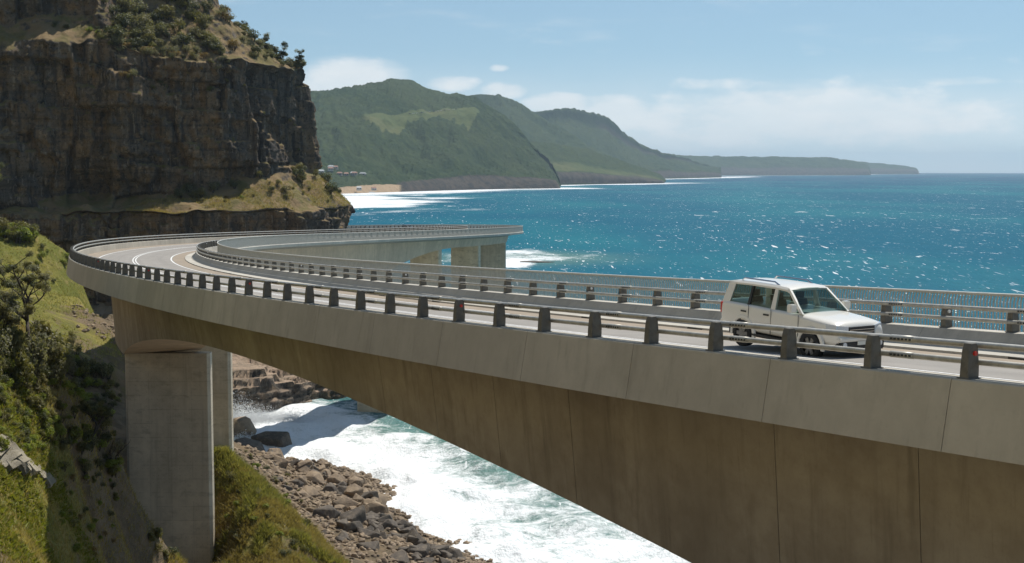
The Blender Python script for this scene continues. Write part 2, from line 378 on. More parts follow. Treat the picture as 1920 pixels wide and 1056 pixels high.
def far_hill(name, tint):
    m, t, bs = new_mat(name); P = pos(t)
    g = t.add('ShaderNodeAttribute', attribute_name='grass').outputs['Fac']
    rk = t.add('ShaderNodeAttribute', attribute_name='rock').outputs['Fac']
    sd = t.add('ShaderNodeAttribute', attribute_name='sand').outputs['Fac']
    a = t.noise(P, 0.006, 5, 0.6); b = t.noise(P, 0.05, 5, 0.7); f = t.noise(P, 0.22, 4, 0.7)
    c = t.mix(t.sstep(a, 0.38, 0.62), tuple(x * y for x, y in zip((0.036, 0.058, 0.024), tint)), tuple(x * y for x, y in zip((0.060, 0.080, 0.034), tint)))
    c = t.mix(t.math('MULTIPLY', t.sstep(b, 0.46, 0.70), 0.75), c, (0.085, 0.115, 0.04))
    c = t.mix(t.math('MULTIPLY', t.sstep(f, 0.45, 0.75), 0.6), c, (0.020, 0.032, 0.014))
    gr = t.mix(t.sstep(b, 0.35, 0.7), (0.125, 0.145, 0.055), (0.08, 0.105, 0.04)); gr = t.mix(t.math('MULTIPLY', t.sstep(a, 0.45, 0.65), .5), gr, (0.20, 0.18, 0.08))
    c = t.mix(t.sstep(t.math('ADD', g, t.math('MULTIPLY', t.math('SUBTRACT', b, 0.5), 0.5)), 0.4, 0.6), c, gr)
    r = t.mix(t.sstep(b, 0.35, 0.65), (0.115, 0.095, 0.075), (0.055, 0.052, 0.048))
    c = t.mix(t.sstep(t.math('ADD', rk, t.math('MULTIPLY', t.math('SUBTRACT', b, 0.5), 0.7)), 0.4, 0.65), c, r)
    c = t.mix(t.sstep(sd, 0.4, 0.6), c, (0.46, 0.33, 0.21))
    t.put(bs.inputs['Base Color'], c); bs.inputs['Roughness'].default_value = 0.95; bs.inputs['Specular IOR Level'].default_value = 0.05
    t.put(bs.inputs['Normal'], t.bump(t.math('ADD', b, t.math('MULTIPLY', f, 0.6)), 0.8, 9.0)); return m
M['far_hill'] = far_hill('far_forest_hill', (1, 1, 1))

def cliff_mat():
    m, t, bs = new_mat('cliff_sandstone_face'); P = pos(t)
    nz = t.add('ShaderNodeSeparateXYZ'); t.put(nz.inputs[0], t.add('ShaderNodeNewGeometry').outputs['Normal'])
    a = t.noise(P, 0.055, 4, 0.6); b = t.noise(P, 0.32, 6, 0.65); f = t.noise(P, 1.9, 6, 0.7); ff = t.noise(P, 7, 4, 0.7)
    ver = t.noise(t.mapping(P, (0.42, 0.42, 0.035)), 1.0, 5, 0.62); ver2 = t.noise(t.mapping(P, (1.5, 1.5, 0.10)), 1.0, 4, 0.6); hor = t.noise(t.mapping(P, (0.03, 0.03, 0.62)), 1.0, 5, 0.65)
    c = t.mix(t.sstep(a, 0.40, 0.60), (0.125, 0.108, 0.09), (0.20, 0.14, 0.088))
    c = t.mix(t.math('MULTIPLY', t.sstep(b, 0.48, 0.68), 0.8), c, (0.30, 0.20, 0.115))
    c = t.mix(t.math('MULTIPLY', t.sstep(hor, 0.50, 0.64), 0.6), c, (0.070, 0.060, 0.053))
    c = t.mix(t.math('MULTIPLY', t.sstep(ver, 0.48, 0.62), 0.8), c, (0.050, 0.044, 0.041))
    c = t.mix(t.math('MULTIPLY', t.sstep(ver2, 0.54, 0.68), 0.55), c, (0.33, 0.28, 0.22))
    c = t.mix(t.math('MULTIPLY', t.sstep(f, 0.50, 0.64), 0.75), c, (0.040, 0.035, 0.031))
    up = t.sstep(t.math('ADD', nz.outputs[2], t.math('MULTIPLY', t.math('SUBTRACT', b, 0.5), 0.5)), 0.50, 0.70)
    g = t.mix(t.sstep(t.noise(P, 0.22, 5, 0.6), 0.42, 0.60), (0.33, 0.225, 0.12), (0.21, 0.175, 0.065)); g = t.mix(t.math('MULTIPLY', f, 0.7), g, (0.11, 0.095, 0.05))
    pz = t.add('ShaderNodeSeparateXYZ'); t.put(pz.inputs[0], P); low = t.sstep(pz.outputs[2], 18.0, 12.0)
    g = t.mix(low, g, t.mix(t.sstep(b, 0.4, 0.65), (0.42, 0.31, 0.225), (0.26, 0.205, 0.15)))
    c = t.mix(up, c, g)
    t.put(bs.inputs['Base Color'], c); bs.inputs['Roughness'].default_value = 0.92; bs.inputs['Specular IOR Level'].default_value = 0.15
    t.put(bs.inputs['Normal'], t.bump(t.math('ADD', t.math('MULTIPLY', b, .8), t.math('ADD', t.math('MULTIPLY', f, 0.5), t.math('MULTIPLY', ff, .15))), 0.9, 0.9)); return m
M['cliff'] = cliff_mat()

def fill_slope():  # ground of the unseen slope, made pale to throw warm fill on shaded faces
    m, t, bs = new_mat('pale_fill_slope'); P = pos(t); a = t.noise(P, 0.05, 5, 0.6); b = t.noise(P, 0.4, 5, 0.65)
    c = t.mix(t.sstep(a, 0.35, 0.65), (0.36, 0.30, 0.19), (0.27, 0.24, 0.12)); c = t.mix(t.sstep(b, 0.5, 0.75), c, (0.42, 0.35, 0.25)); t.put(bs.inputs['Base Color'], c); bs.inputs['Roughness'].default_value = .95; return m
M['fill_slope'] = fill_slope()

# ================================================================== sea
SHORE = np.array([(-52, 222), (-40, 215), (-25.3, 210), (-20, 198), (-16.4, 186), (-14.8, 175), (-11, 172.6), (-5.5, 162), (4, 150), (18, 136), (40, 118), (80, 95)], float)
def poly_dist(x, y, P):
    d = np.full(x.shape, 1e9)
    for (x0, y0), (x1, y1) in zip(P[:-1], P[1:]):
        dx, dy = x1 - x0, y1 - y0; t = np.clip(((x - x0) * dx + (y - y0) * dy) / (dx * dx + dy * dy), 0, 1)
        d = np.minimum(d, np.hypot(x - x0 - t * dx, y - y0 - t * dy))
    return d
def shore_xy(us, D): return np.array([((u - 960) / 2667.0 * d, d) for u, d in zip(us, D)])
A_SHORE = shore_xy([430, 560, 640, 720, 800, 860, 900, 960, 1042], [2380, 2460, 2510, 2640, 2800, 2920, 3000, 3090, 3180])
T_SHORE = shore_xy([1000, 1042, 1100, 1160, 1210, 1245], [3700, 3800, 3950, 4100, 4220, 4300])
C_SHORE = shore_xy([1000, 1120, 1240, 1330, 1400], [5200, 5600, 6100, 6900, 8000])
E_SHORE = shore_xy([1230, 1400, 1560, 1620, 1722], [9000, 9400, 9900, 12000, 12400])

def build_sea():
    rad = [60.0]
    while rad[-1] < 26500: rad.append(rad[-1] * 1.0115 if rad[-1] < 2500 else rad[-1] * 1.02)
    rad = np.array(rad)
    front = np.linspace(-R(26), R(30), 460); back = np.linspace(R(30), R(334), 110)[1:-1]
    ang = np.concatenate([front, back])
    Rr, Aa = np.meshgrid(rad, ang, indexing='ij')
    X = Rr * np.sin(Aa); Y = Rr * np.cos(Aa)
    amp = 1.0 / (1 + (Rr / 1200) ** 2)
    z = 0
    wd = [(0.35, 26, .30), (0.9, 17, .22), (-0.3, 12, .16), (0.6, 8.5, .10), (1.3, 6.3, .07)]
    for th, wl, a in wd:
        ph = 2 * np.pi / wl * (X * math.sin(th) + Y * math.cos(th)) + 2.2 * vnoise(X / 60, Y / 60, th)
        z = z + a * (1 - np.abs(np.sin(ph / 2))) * 1.6 * amp * np.clip(8 * wl / np.maximum(Rr * 0.0115, 1e-3) / 8, 0, 1)
    dS0 = poly_dist(X, Y, SHORE); nearS = np.exp(-dS0 / 40.) * (Y < 420)
    z = z + nearS * (1.1 * np.maximum(0, np.sin(dS0 / 3.6 + 2.5 * vnoise(X / 18, Y / 18, 0, 4))) ** 3 + .7 * fbm(X / 4.5, Y / 4.5, 0, 3, 6))
    z = z + 0.25 * fbm(X / 9, Y / 9, 0, 3, 5) * amp
    z = z - 0.5 - (X ** 2 + Y ** 2) / (2 * SEA_R)
    dS = poly_dist(X, Y, SHORE)
    lown = fbm(X / 38, Y / 38, 0.5, 4, 3); midn = fbm(X / 14, Y / 22, 1.5, 3, 9)
    foam = np.clip(1.12 - dS / 46 + 0.50 * lown, 0, 1) * (Y < 420)
    inlet = np.exp(-(((X + 42) / 22) ** 2 + ((Y - 254) / 26) ** 2)); foam = np.maximum(foam, np.clip(inlet * 1.45 + 0.30 * lown, 0, 1) * (inlet > .1))
    wide = np.exp(-(((X - 10) / 60) ** 2 + ((Y - 205) / 55) ** 2)); foam = np.maximum(foam, np.clip(0.62 * wide + 0.40 * lown * wide + .1 * midn, 0, 1))
    reef = np.exp(-(((X - 2) / 66) ** 2 + ((Y - 715) / 75) ** 2)); foam = np.maximum(foam, np.clip(1.25 * reef + 0.45 * fbm(X / 30, Y / 60, 2, 3, 4) * (reef > .05) - .1, 0, 1))
    reef2 = np.exp(-(((X + 25) / 60) ** 2 + ((Y - 420) / 70) ** 2)); foam = np.maximum(foam, np.clip(1.2 * reef2 + 0.5 * fbm(X / 30, Y / 50, 7, 3, 4) - .2, 0, 1) * (reef2 > .08))
    for Pp, wdt in ((A_SHORE, 190), (T_SHORE, 190), (C_SHORE, 200), (E_SHORE, 220)):
        d = poly_dist(X, Y, Pp); foam = np.maximum(foam, np.clip(1.25 - d / (wdt * (1 + 0.5 * fbm(X / 120, Y / 200, 3, 2, 8))), 0, 1))
    surf = np.exp(-(((X + 215) / 150) ** 2 + ((Y - 1960) / 520) ** 2)); foam = np.maximum(foam, np.clip(1.45 * surf + 0.5 * fbm(X / 80, Y / 120, 1, 3, 21) - .05, 0, 1) * (surf > .08))
    shal = np.clip(np.exp(-dS / 110.0) + 0.8 * reef + .5 * surf, 0, 1)
    far = sstep(Rr, 500, 9000)
    V = np.stack([X, Y, z], -1).reshape(-1, 3)
    nr, nc = Rr.shape
    F = quads(nr, nc, wrap=True)[:, ::-1]
    me = make_mesh('sea', V, F, None, True)
    for nm, arr in (('foam', foam), ('shallow', shal), ('far', far)):
        at_ = me.attributes.new(nm, 'FLOAT', 'POINT'); at_.data.foreach_set('value', arr.astype(np.float32).ravel())
    return me
def sea_mat():
    m, t, bs = new_mat('sea_water'); P = pos(t)
    fo = t.add('ShaderNodeAttribute', attribute_name='foam').outputs['Fac']
    sh = t.add('ShaderNodeAttribute', attribute_name='shallow').outputs['Fac']
    fr = t.add('ShaderNodeAttribute', attribute_name='far').outputs['Fac']
    big = t.noise(t.mapping(P, (0.004, 0.0016, 0)), 1.0, 4, 0.55)
    c = t.mix(t.sstep(fr, 0.0, 0.9), (0.002, 0.100, 0.160), (0.002, 0.050, 0.120))
    c = t.mix(t.math('MULTIPLY', t.sstep(big, 0.4, 0.66), 0.6), c, (0.015, 0.175, 0.205))
    c = t.mix(t.sstep(sh, 0.15, 0.9), c, (0.115, 0.215, 0.185))
    # foam laces near the shore, whitecaps and painted sun glints further out
    l1 = t.noise(t.mapping(P, (0.16, 0.22, 0.1)), 1.0, 8, 0.72, 0.6); l2 = t.noise(P, 0.9, 6, 0.7, 0.4); l3 = t.noise(P, 3.4, 3, 0.65)
    lace = t.math('ADD', t.math('MULTIPLY', l1, 0.55), t.math('ADD', t.math('MULTIPLY', l2, 0.33), t.math('MULTIPLY', l3, 0.12)))
    f1 = t.sstep(t.math('ADD', t.math('MULTIPLY', fo, 0.50), t.math('SUBTRACT', lace, 0.80)), -0.05, 0.17)
    w1 = t.noise(t.mapping(P, (0.060, 0.030, 0)), 1.0, 5, 0.62); w2 = t.noise(t.mapping(P, (0.33, 0.13, 0)), 1.0, 5, 0.7)
    caps = t.sstep(t.math('ADD', t.math('MULTIPLY', w1, 0.55), t.math('MULTIPLY', w2, 0.5)), 0.625, 0.675)
    w3 = t.noise(t.mapping(P, (0.035, 0.012, 0), (40, 9, 0)), 1.0, 6, 0.7)
    caps = t.math('MAXIMUM', caps, t.math('MULTIPLY', t.sstep(w3, 0.645, 0.69), 0.9))
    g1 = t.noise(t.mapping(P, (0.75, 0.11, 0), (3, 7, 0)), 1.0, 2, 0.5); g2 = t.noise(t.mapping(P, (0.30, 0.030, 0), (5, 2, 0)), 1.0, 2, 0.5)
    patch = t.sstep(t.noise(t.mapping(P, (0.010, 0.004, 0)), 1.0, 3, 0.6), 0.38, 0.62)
    glint = t.math('MAXIMUM', t.sstep(g1, 0.675, 0.715), t.sstep(g2, 0.685, 0.72)); caps = t.math('MAXIMUM', caps, t.math('MULTIPLY', glint, t.math('ADD', 0.35, patch), clamp=True))  # sun glints painted as white specks, merged with the whitecaps
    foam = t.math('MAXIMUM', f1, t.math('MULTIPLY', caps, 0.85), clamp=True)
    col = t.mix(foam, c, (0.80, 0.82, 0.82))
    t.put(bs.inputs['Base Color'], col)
    t.put(bs.inputs['Roughness'], t.math('ADD', 0.12, t.math('MULTIPLY', foam, 0.6)))
    bs.inputs['IOR'].default_value = 1.333; bs.inputs['Specular IOR Level'].default_value = 0.0
    b1 = t.noise(t.mapping(P, (0.35, 0.22, 0.3)), 1.0, 5, 0.62); b2 = t.noise(P, 1.6, 4, 0.62); b3 = t.noise(t.mapping(P, (0.055, 0.03, 0.1)), 1.0, 3, 0.5)
    h = t.math('ADD', t.math('MULTIPLY', b1, 0.9), t.math('ADD', t.math('MULTIPLY', b2, 0.22), t.math('MULTIPLY', b3, 2.2)))
    h = t.math('ADD', h, t.math('MULTIPLY', foam, 0.10))
    nrm = t.bump(h, 1.0, 1.0); t.put(bs.inputs['Normal'], nrm)
    gl = t.add('ShaderNodeBsdfGlossy'); gl.inputs['Roughness'].default_value = 0.14; t.put(gl.inputs['Normal'], nrm); mx = t.add('ShaderNodeMixShader')
    t.put(mx.inputs[0], t.math('MULTIPLY', t.math('SUBTRACT', 1.0, foam), 0.12)); t.l.new(bs.outputs[0], mx.inputs[1]); t.l.new(gl.outputs[0], mx.inputs[2])
    t.l.new(mx.outputs[0], t.n['Material Output'].inputs[0])
    return m
sea_me = build_sea(); sea_me.materials.append(sea_mat())
sea_o = tag(link('sea', sea_me), 'turquoise to blue ocean with whitecaps and surf', None, None, 'structure')

# ================================================================== far coast
def sheet(name, cols, label, nu=340, nv=150, crown=3.5, noise_amp=18, seed=1, ends=True):
    """cols: list of (u, [(v or None for sea level, D), ...]) read off the photograph with a distance for each; one heightfield sheet"""
    us = np.array([c[0] for c in cols], float); nrow = len(cols[0][1])
    X = np.zeros((len(cols), nrow)); Y = X.copy(); Z = X.copy()
    for i, (u, rows) in enumerate(cols):
        for j, (v, D) in enumerate(rows):
            if v is None: X[i, j] = (u - 960) / 2667 * D; Y[i, j] = D; Z[i, j] = -6 - D * D / (2 * SEA_R)
            else: p = at(u, v, D); X[i, j], Y[i, j], Z[i, j] = p
    ui = np.linspace(0, len(cols) - 1, nu); vi = np.linspace(0, nrow - 1, nv)
    def interp(Am):
        def cub(p, q, r, s, t): return q + .5 * t * (r - p + t * (2 * p - 5 * q + 4 * r - s + t * (3 * (q - r) + s - p)))
        def along(Mx, xi):
            n = Mx.shape[0]; i = np.clip(np.floor(xi).astype(int), 0, n - 2); t = (xi - i)[:, None]
            return cub(Mx[np.clip(i - 1, 0, n - 1)], Mx[i], Mx[i + 1], Mx[np.clip(i + 2, 0, n - 1)], t)
        return along(along(Am, ui).T, vi).T
    gx, gy, gz = interp(X), interp(Y), interp(Z)
    T = np.broadcast_to(vi[None, :], gx.shape); U = np.broadcast_to(np.interp(ui, np.arange(len(us)), us)[:, None], gx.shape)
    land = sstep(T, 0.6, 1.6)
    gul = fbm(gx / 260, gy / 420, 0, 4, seed); gz = gz + noise_amp * gul * land * (.35 + .55 * sstep(nrow - 2 - T, -.2, 1.4)) * sstep(nrow - 1 - T, 0.0, 1.0)
    fold = fbm(U / 30, T * .5, 0, 3, seed + 2); gz = gz + noise_amp * .75 * (fbm(U / 48 + T * .35, T * .8, 0, 3, seed + 2) - .25 * np.abs(fbm(U / 26 + T * .6, T * .9, 0, 2, seed + 9))) * sstep(T, 1.0, 2.0) * sstep(nrow - 2 - T, 0.1, 1.2)
    return gx, gy, gz, T, U
def finish(name, g, label, masks, crown=4.0, seed=3):
    gx, gy, gz, T, U = g
    grass = masks.get('grass', 0) * np.ones(gx.shape); rockm = masks.get('rock', 0) * np.ones(gx.shape); sand = masks.get('sand', 0) * np.ones(gx.shape)
    forest = np.clip(1 - grass * 1.3 - rockm - sand, 0, 1) * sstep(T, 0.7, 1.2)
    c1 = np.abs(vnoise(gx / 9, gy / 11, 0, seed)); c2 = vnoise(gx / 24, gy / 34, 0, seed + 4) + .8 * vnoise(gx / 70, gy / 90, 0, seed + 6)
    gz = gz + forest * (crown * 1.5 * (1 - c1) + crown * 1.1 * c2)
    V = np.stack([gx, gy, gz], -1).reshape(-1, 3); F = quads(*gx.shape)
    me = make_mesh(name, V, F, M['far_hill'], True)
    for nm, arr in (('grass', grass), ('rock', rockm), ('sand', sand)):
        a = me.attributes.new(nm, 'FLOAT', 'POINT'); a.data.foreach_set('value', arr.astype(np.float32).ravel())
    return tag(link(name, me), label, None, None, 'structure')

# A: forested headland with the grassy lookout
colsA = []
dA = lambda u: float(np.interp(u, [430, 560, 640, 720, 800, 860, 900, 960, 1042, 1050], [2380, 2460, 2510, 2640, 2800, 2920, 3000, 3090, 3180, 3190]))
for u, rows in ((430, (352, 310, 255, 232, 192)), (560, (352, 305, 252, 228, 190)), (640, (350, 302, 248, 224, 182)), (700, (347, 300, 242, 218, 168)), (745, (345, 300, 238, 212, 157)),
                (775, (343, 300, 237, 209, 163)), (810, (340, 300, 236, 206, 181)), (860, (338, 298, 234, 201, 195)), (892, (337, 300, 230, 207, 201)), (925, (336, 302, 248, 228, 222)),
                (960, (336, 308, 270, 252, 243)), (995, (335, 314, 294, 284, 276)), (1020, (336, 322, 308, 303, 298)), (1034, (337, 328, 320, 317, 315)), (1044, (340, 336, 334, 333, 332)), (1052, (None, None, None, None, None))):
    d = dA(u); Ds = (d + 45, d + 260, d + 480 - max(0, (u - 900)) * .6, d + 620 - max(0, u - 900) * .7, d + 1150 - max(0, (u - 800)) * 2.4)
    r = [(None, d)] + [(v, D) for v, D in zip(rows, Ds)]; last = Ds[-1]
    r.append((None, last + 900)); colsA.append((u, r))
g = sheet('A', colsA, '', 640, 300, seed=4)
gx, gy, gz, T, U = g
wob = .42 * fbm(U / 22, T * 0, 0, 3, 2) + .15 * fbm(U / 7, T * 3, 0, 2, 5)
mask = sstep(U, 635, 720) * sstep(U, 915, 885) * sstep(T + wob, 2.7, 3.5) * sstep(T, 4.08, 3.98) * .9
rk = sstep(T, 0.2, 0.35) * sstep(T, 1.12, 1.0) * sstep(U, 690, 800)
sand = sstep(T, 1.02, 0.9) * sstep(U, 780, 720)
finish('forested_headland', g, 'forested headland with a grassy lookout slope above the beach', {'grass': mask, 'rock': rk, 'sand': sand}, 4.0, 3)
# T: low coastal terrace with reddish soil
colsT = []
for u, d, v1, v2, v3 in ((985, 3660, 326, 296, 270), (1042, 3800, 323, 300, 275), (1090, 3930, 324, 306, 285), (1140, 4060, 328, 314, 297), (1190, 4180, 332, 324, 312), (1232, 4270, 336.5, 333, 328), (1243, 4300, 338, 337, 335), (1248, 4310, None, None, None)):
    colsT.append((u, [(None, d), (v1, d + 25), (v2, d + 300), (v3, d + 700), (None, d + 1500)]))
g = sheet('T', colsT, '', 220, 90, noise_amp=9, seed=14); gx, gy, gz, T, U = g
finish('coastal_terrace', g, 'low coastal terrace with red soil above a sea cliff', {'rock': np.maximum(sstep(T, 0.2, .4) * sstep(T, 1.15, 1.0), sstep(U, 1090, 1200) * sstep(T, .9, 1.0) * sstep(T, 2.2, 1.2) * .62), 'grass': sstep(T, 1.0, 1.2) * sstep(T, 2.4, 1.6) * .55}, 3.0, 9)
# B: rounded hill behind the lookout
colsB = []
for u, v in ((820, 214), (850, 203), (880, 197), (935, 194), (965, 201), (1000, 222), (1050, 250), (1110, 283), (1160, 305)):
    colsB.append((u, [(None, 4700), (318, 4750), (314 - (314 - v) * .5, 5000), (v + 8, 5250), (v, 5450), (None, 6100)]))
finish('rounded_hill', sheet('B', colsB, '', 200, 90, noise_amp=12, seed=24), 'rounded wooded hill behind the lookout', {}, 5.0, 13)
# C: high ridge falling to the sea
colsC = []
for u, v, d in ((930, 236, 5000), (985, 224, 5150), (1020, 217, 5250), (1065, 213, 5400), (1100, 218, 5500), (1135, 227, 5650), (1150, 238, 5700), (1168, 254, 5800), (1200, 274, 5950), (1240, 291, 6150), (1290, 303, 6500), (1340, 318, 7000), (1352, 325, 7100)):
    colsC.append((u, [(None, d), (max(v + 2, 324), d + 60), (318 - max(0, 318 - v) * .35, d + 330), (v + max(0, 310 - v) * .22, d + 650), (v, d + 800), (None, d + 1700)]))
g = sheet('C', colsC, '', 260, 110, noise_amp=14, seed=31); gx, gy, gz, T, U = g
finish('coastal_ridge', g, 'high wooded ridge sloping down to the sea', {'rock': np.maximum(sstep(T, .3, .5) * sstep(T, 1.2, 1.0), 0.55 * sstep(T, 2.9, 3.05) * sstep(T, 3.5, 3.3) * sstep(U, 1080, 1130))}, 5.0, 17)
# E: far low headlands
colsE = []
for u, v, d in ((1180, 290, 8800), (1225, 291, 8950), (1300, 296, 9200), (1400, 297, 9400), (1500, 297.5, 9700), (1560, 299, 9900), (1595, 304, 10000), (1625, 310, 10100), (1632, 322, 10120)):
    colsE.append((u, [(None, d), (max(v + 3, 320), d + 60), (v + 6, d + 300), (v, d + 600), (None, d + 1800)]))
g = sheet('E', colsE, '', 180, 60, noise_amp=8, seed=41)
finish('low_headland', g, 'long low headland near the horizon', {'rock': sstep(g[3], .2, .4) * sstep(g[3], 1.5, 1.1)}, 5, 5)
colsE = []
for u, v, d in ((1540, 304, 12000), (1600, 306, 12100), (1640, 308.5, 12200), (1690, 313, 12350), (1712, 316, 12420), (1720, 319, 12440), (1723, 324, 12450)):
    colsE.append((u, [(None, d), (max(v + 1.5, 319), d + 50), (v + 1, d + 300), (v, d + 500), (None, d + 1500)]))
g = sheet('E2', colsE, '', 120, 40, noise_amp=4, seed=43)
finish('distant_point', g, 'farthest low point tapering off at the horizon', {'rock': sstep(g[3], .2, .4) * sstep(g[3], 1.5, 1.1)}, 4, 6)

# ================================================================== headland with the dark sandstone cliff
def catmull(P, n):
    P = np.asarray(P, float); m = len(P); t = np.linspace(0, m - 1, n); i = np.clip(np.floor(t).astype(int), 0, m - 2); f = (t - i)[:, None]
    p, q, r, s = P[np.clip(i - 1, 0, m - 1)], P[i], P[i + 1], P[np.clip(i + 2, 0, m - 1)]
    return q + .5 * f * (r - p + f * (2 * p - 5 * q + 4 * r - s + f * (3 * (q - r) + s - p)))
CL_PATH = [(-185, 255), (-150, 283), (-118, 304), (-100, 311), (-80, 317), (-65, 324), (-55.5, 333), (-50.5, 343), (-50.5, 355), (-57, 370), (-76, 396), (-112, 432), (-160, 460)]
def build_cliff():
    path = catmull(CL_PATH, 4000)
    seg = np.hypot(*np.diff(path, axis=0).T); L = np.concatenate([[0], np.cumsum(seg)])
    # finer columns where the camera sees the face
    du = np.concatenate([np.arange(0, 60, 1.4), np.arange(60, 205, 0.36), np.arange(205, L[-1], 1.6)])
    px = np.interp(du, L, path[:, 0]); py = np.interp(du, L, path[:, 1])
    tx = np.gradient(px, du); ty = np.gradient(py, du)
    k = np.ones(41) / 41.
    nxs, nys = ty, -tx
    pad = lambda a: np.convolve(np.pad(a, 20, 'edge'), k, 'valid')
    nxs, nys = pad(nxs), pad(nys); nl = np.hypot(nxs, nys); nxs, nys = nxs / nl, nys / nl
    u = 960 + px / py * 2667                      # where each column stands in the picture, to read heights off
    back = sstep(du, 196, 215)
    zb = np.interp(u, [0, 250, 420, 560, 700], [35.2, 35.6, 35.4, 35.4, 35.0]) - 6 * back + .55 * vnoise(du / 5.5, du * 0, 0, 51) + .35 * vnoise(du / 2.1, du * 0, 0, 52)
    talus = np.interp(u, [0, 240, 300, 430, 480, 560, 640], [0.6, 0.8, 3.2, 5.5, 8.0, 8.6, 7.5])
    zt = np.interp(u, [-100, 0, 60, 130, 190, 300, 430, 480, 540, 575, 620], [70, 70.5, 71.0, 71.5, 71.5, 69.2, 69.6, 69.4, 68.6, 67.8, 66]) - 4 * back
    ledge = sstep(u, 250, 150) * (1 - back)       # left: tan ledge with a second tier of cliff above it
    hi = np.interp(u, [0, 190, 260, 420, 480, 530, 560, 580, 620], [24, 25, 30, 30, 30, 29, 25, 18, 9]) * (1 - .5 * back)
    benchw = np.interp(u, [0, 80, 230, 300, 430, 560, 640], [5, 7, 11, 15.5, 15.5, 11.5, 9.5])
    # stages: (offset outwards, height, rows to next)
    st = [(benchw + 15, np.full_like(u, -3.), 20), (benchw + 13.8, np.full_like(u, 4.4), 12), (benchw + 11, np.full_like(u, 5.8), 26), (benchw + 3.5, np.full_like(u, 9.5), 60), (benchw + 1.0, np.full_like(u, 22.), 12),
          (benchw - .2, zb - 7.5, 20), (benchw + .3, zb - .3, 4), (benchw - .9, zb + .1, 26), (np.interp(u, [380, 480, 560], [1.4, 1.5, 1.0]), zb + talus, 84), (np.full_like(u, 0.0), zt + 1.2 * vnoise(du / 6, du * 0, 0, 5) + .8 * vnoise(du / 2.3, du * 0, 0, 6), 14),
          (-3.5 - 4.0 * ledge, zt + 1.2 + 4.8 * ledge, 30), (-15.5 + 7.0 * ledge, zt - 1.0 + hi * (.42 + .35 * ledge), 24), (-30 + 12 * ledge, zt + hi, 14), (np.full_like(u, -55.), zt + hi * 1.15, 6), (np.full_like(u, -90.), zt + hi * 1.2, 0)]
    O = []; Z = []; T = []
    for i in range(len(st) - 1):
        n = st[i][2]
        for j in range(n):
            f = j / n; O.append(st[i][0] * (1 - f) + st[i + 1][0] * f); Z.append(st[i][1] * (1 - f) + st[i + 1][1] * f); T.append(np.full_like(u, i + f))
    O.append(st[-1][0]); Z.append(st[-1][1]); T.append(np.full_like(u, len(st) - 1.))
    O, Z, T = np.array(O), np.array(Z), np.array(T); D = np.broadcast_to(du, O.shape); U = np.broadcast_to(u, O.shape)
    # rock displacement: beds, joint-bounded blocks, roughness
    zz = Z + 0.7 * vnoise(D / 30, Z / 40, 2.0, 3) + 0.04 * (D - 120)
    face = sstep(T, 7.95, 8.1) * sstep(T, 9.25, 9.0)
    face2 = sstep(T, 10.0, 10.2) * sstep(T, 11.2, 11.0) * ledge[None, :]
    lower = sstep(T, 0.1, .3) * sstep(T, 7.05, 6.9)
    disp = np.zeros_like(O)
    for hgt, wid, a, sd in ((9.5, 8.5, 2.6, 1), (5.2, 3.9, 1.5, 2), (2.1, 1.9, .75, 3), (.9, 1.0, .34, 4)):
        lay = np.floor(zz / hgt + 0.35 * vnoise(D / (wid * 3), zz / hgt, 5, sd)).astype(np.int64)
        off = _hash(lay, lay * 0 + 7, lay * 0, sd) * wid
        col = np.floor((D + off + 0.4 * wid * vnoise(D / wid, zz / (hgt * 1.5), 9, sd)) / wid).astype(np.int64)
        disp += a * (_hash(lay, col, lay * 0 + sd, 50 + sd) - .5) * 1.5
        disp += a * .30 * (_hash(lay, lay * 0, lay * 0, 90 + sd) - .5)
    # tall vertical ribs, strongest towards the seaward corner
    rib = np.abs(vnoise(D / 3.2, Z / 60, 1.0, 31)) + .5 * np.abs(vnoise(D / 1.5, Z / 30, 4.0, 33))
    ribk = sstep(U, 400, 520)
    disp = disp * (1 - .35 * ribk) - (1.9 * rib - .6) * ribk * 1.2 - .8 * rib * (1 - ribk)
    disp += 2.6 * fbm(D / 15, Z / 22, 3.0, 3, 41)
    # an undercut hollow at the left foot of the face
    hol = np.exp(-(((U - 190) / 120) ** 2 + ((Z - 39.5) / 3.6) ** 2)); disp -= 5.5 * hol
    rough = fbm(D / 1.4, Z / 1.2, O / 1.4, 4, 61)
    soft = sstep(T, 7.0, 7.3) * sstep(T, 8.0, 7.8) + sstep(T, 9.0, 9.4)
    O2 = O + (face + face2 * 1.0) * (disp + .22 * rough) + lower * ((.6 + .5 * sstep(T, 4.2, 5.0)) * disp * .9 + .35 * rough) + soft * .35 * rough
    Z2 = Z + soft * (.9 * fbm(D / 6, O / 6, 0, 4, 71)) + lower * .35 * rough
    X = px + nxs * O2; Y = py + nys * O2
    # the wave-cut platform at the foot reaches out towards the near beach
    reach = np.interp(u, [200, 330, 430, 530, 600, 660], [20, 36, 38, 38, 16, 4]) * (1 - back)
    Y = Y - reach * sstep(T, 3.6, 2.6); 
    wv = Z2 + 2.0 * fbm(X / 13, Y / 8, 0, 3, 81) - .06 * (X + 45); q = 1.5; fr = wv / q - np.floor(wv / q); stepz = (np.floor(wv / q) + sstep(fr, .80, .98)) * q; kz = sstep(T, .9, 1.1) * sstep(T, 3.6, 3.1); Z2 = Z2 * (1 - kz) + stepz * kz
    lay = np.floor((Z2 + .25 * vnoise(X / 5, Y / 5, 0, 9)) / .8).astype(np.int64); Y = Y - 1.3 * (_hash(lay, lay * 0 + 3, lay * 0, 5) - .5) * sstep(T, 1.05, .85) * sstep(T, 0, .2)
    # heads of the talus: a gully of scree
    V = np.stack([X, Y, Z2], -1).reshape(-1, 3)
    F = quads(*O.shape)
    me = make_mesh('headland_cliff', V, F, M['cliff'], False)
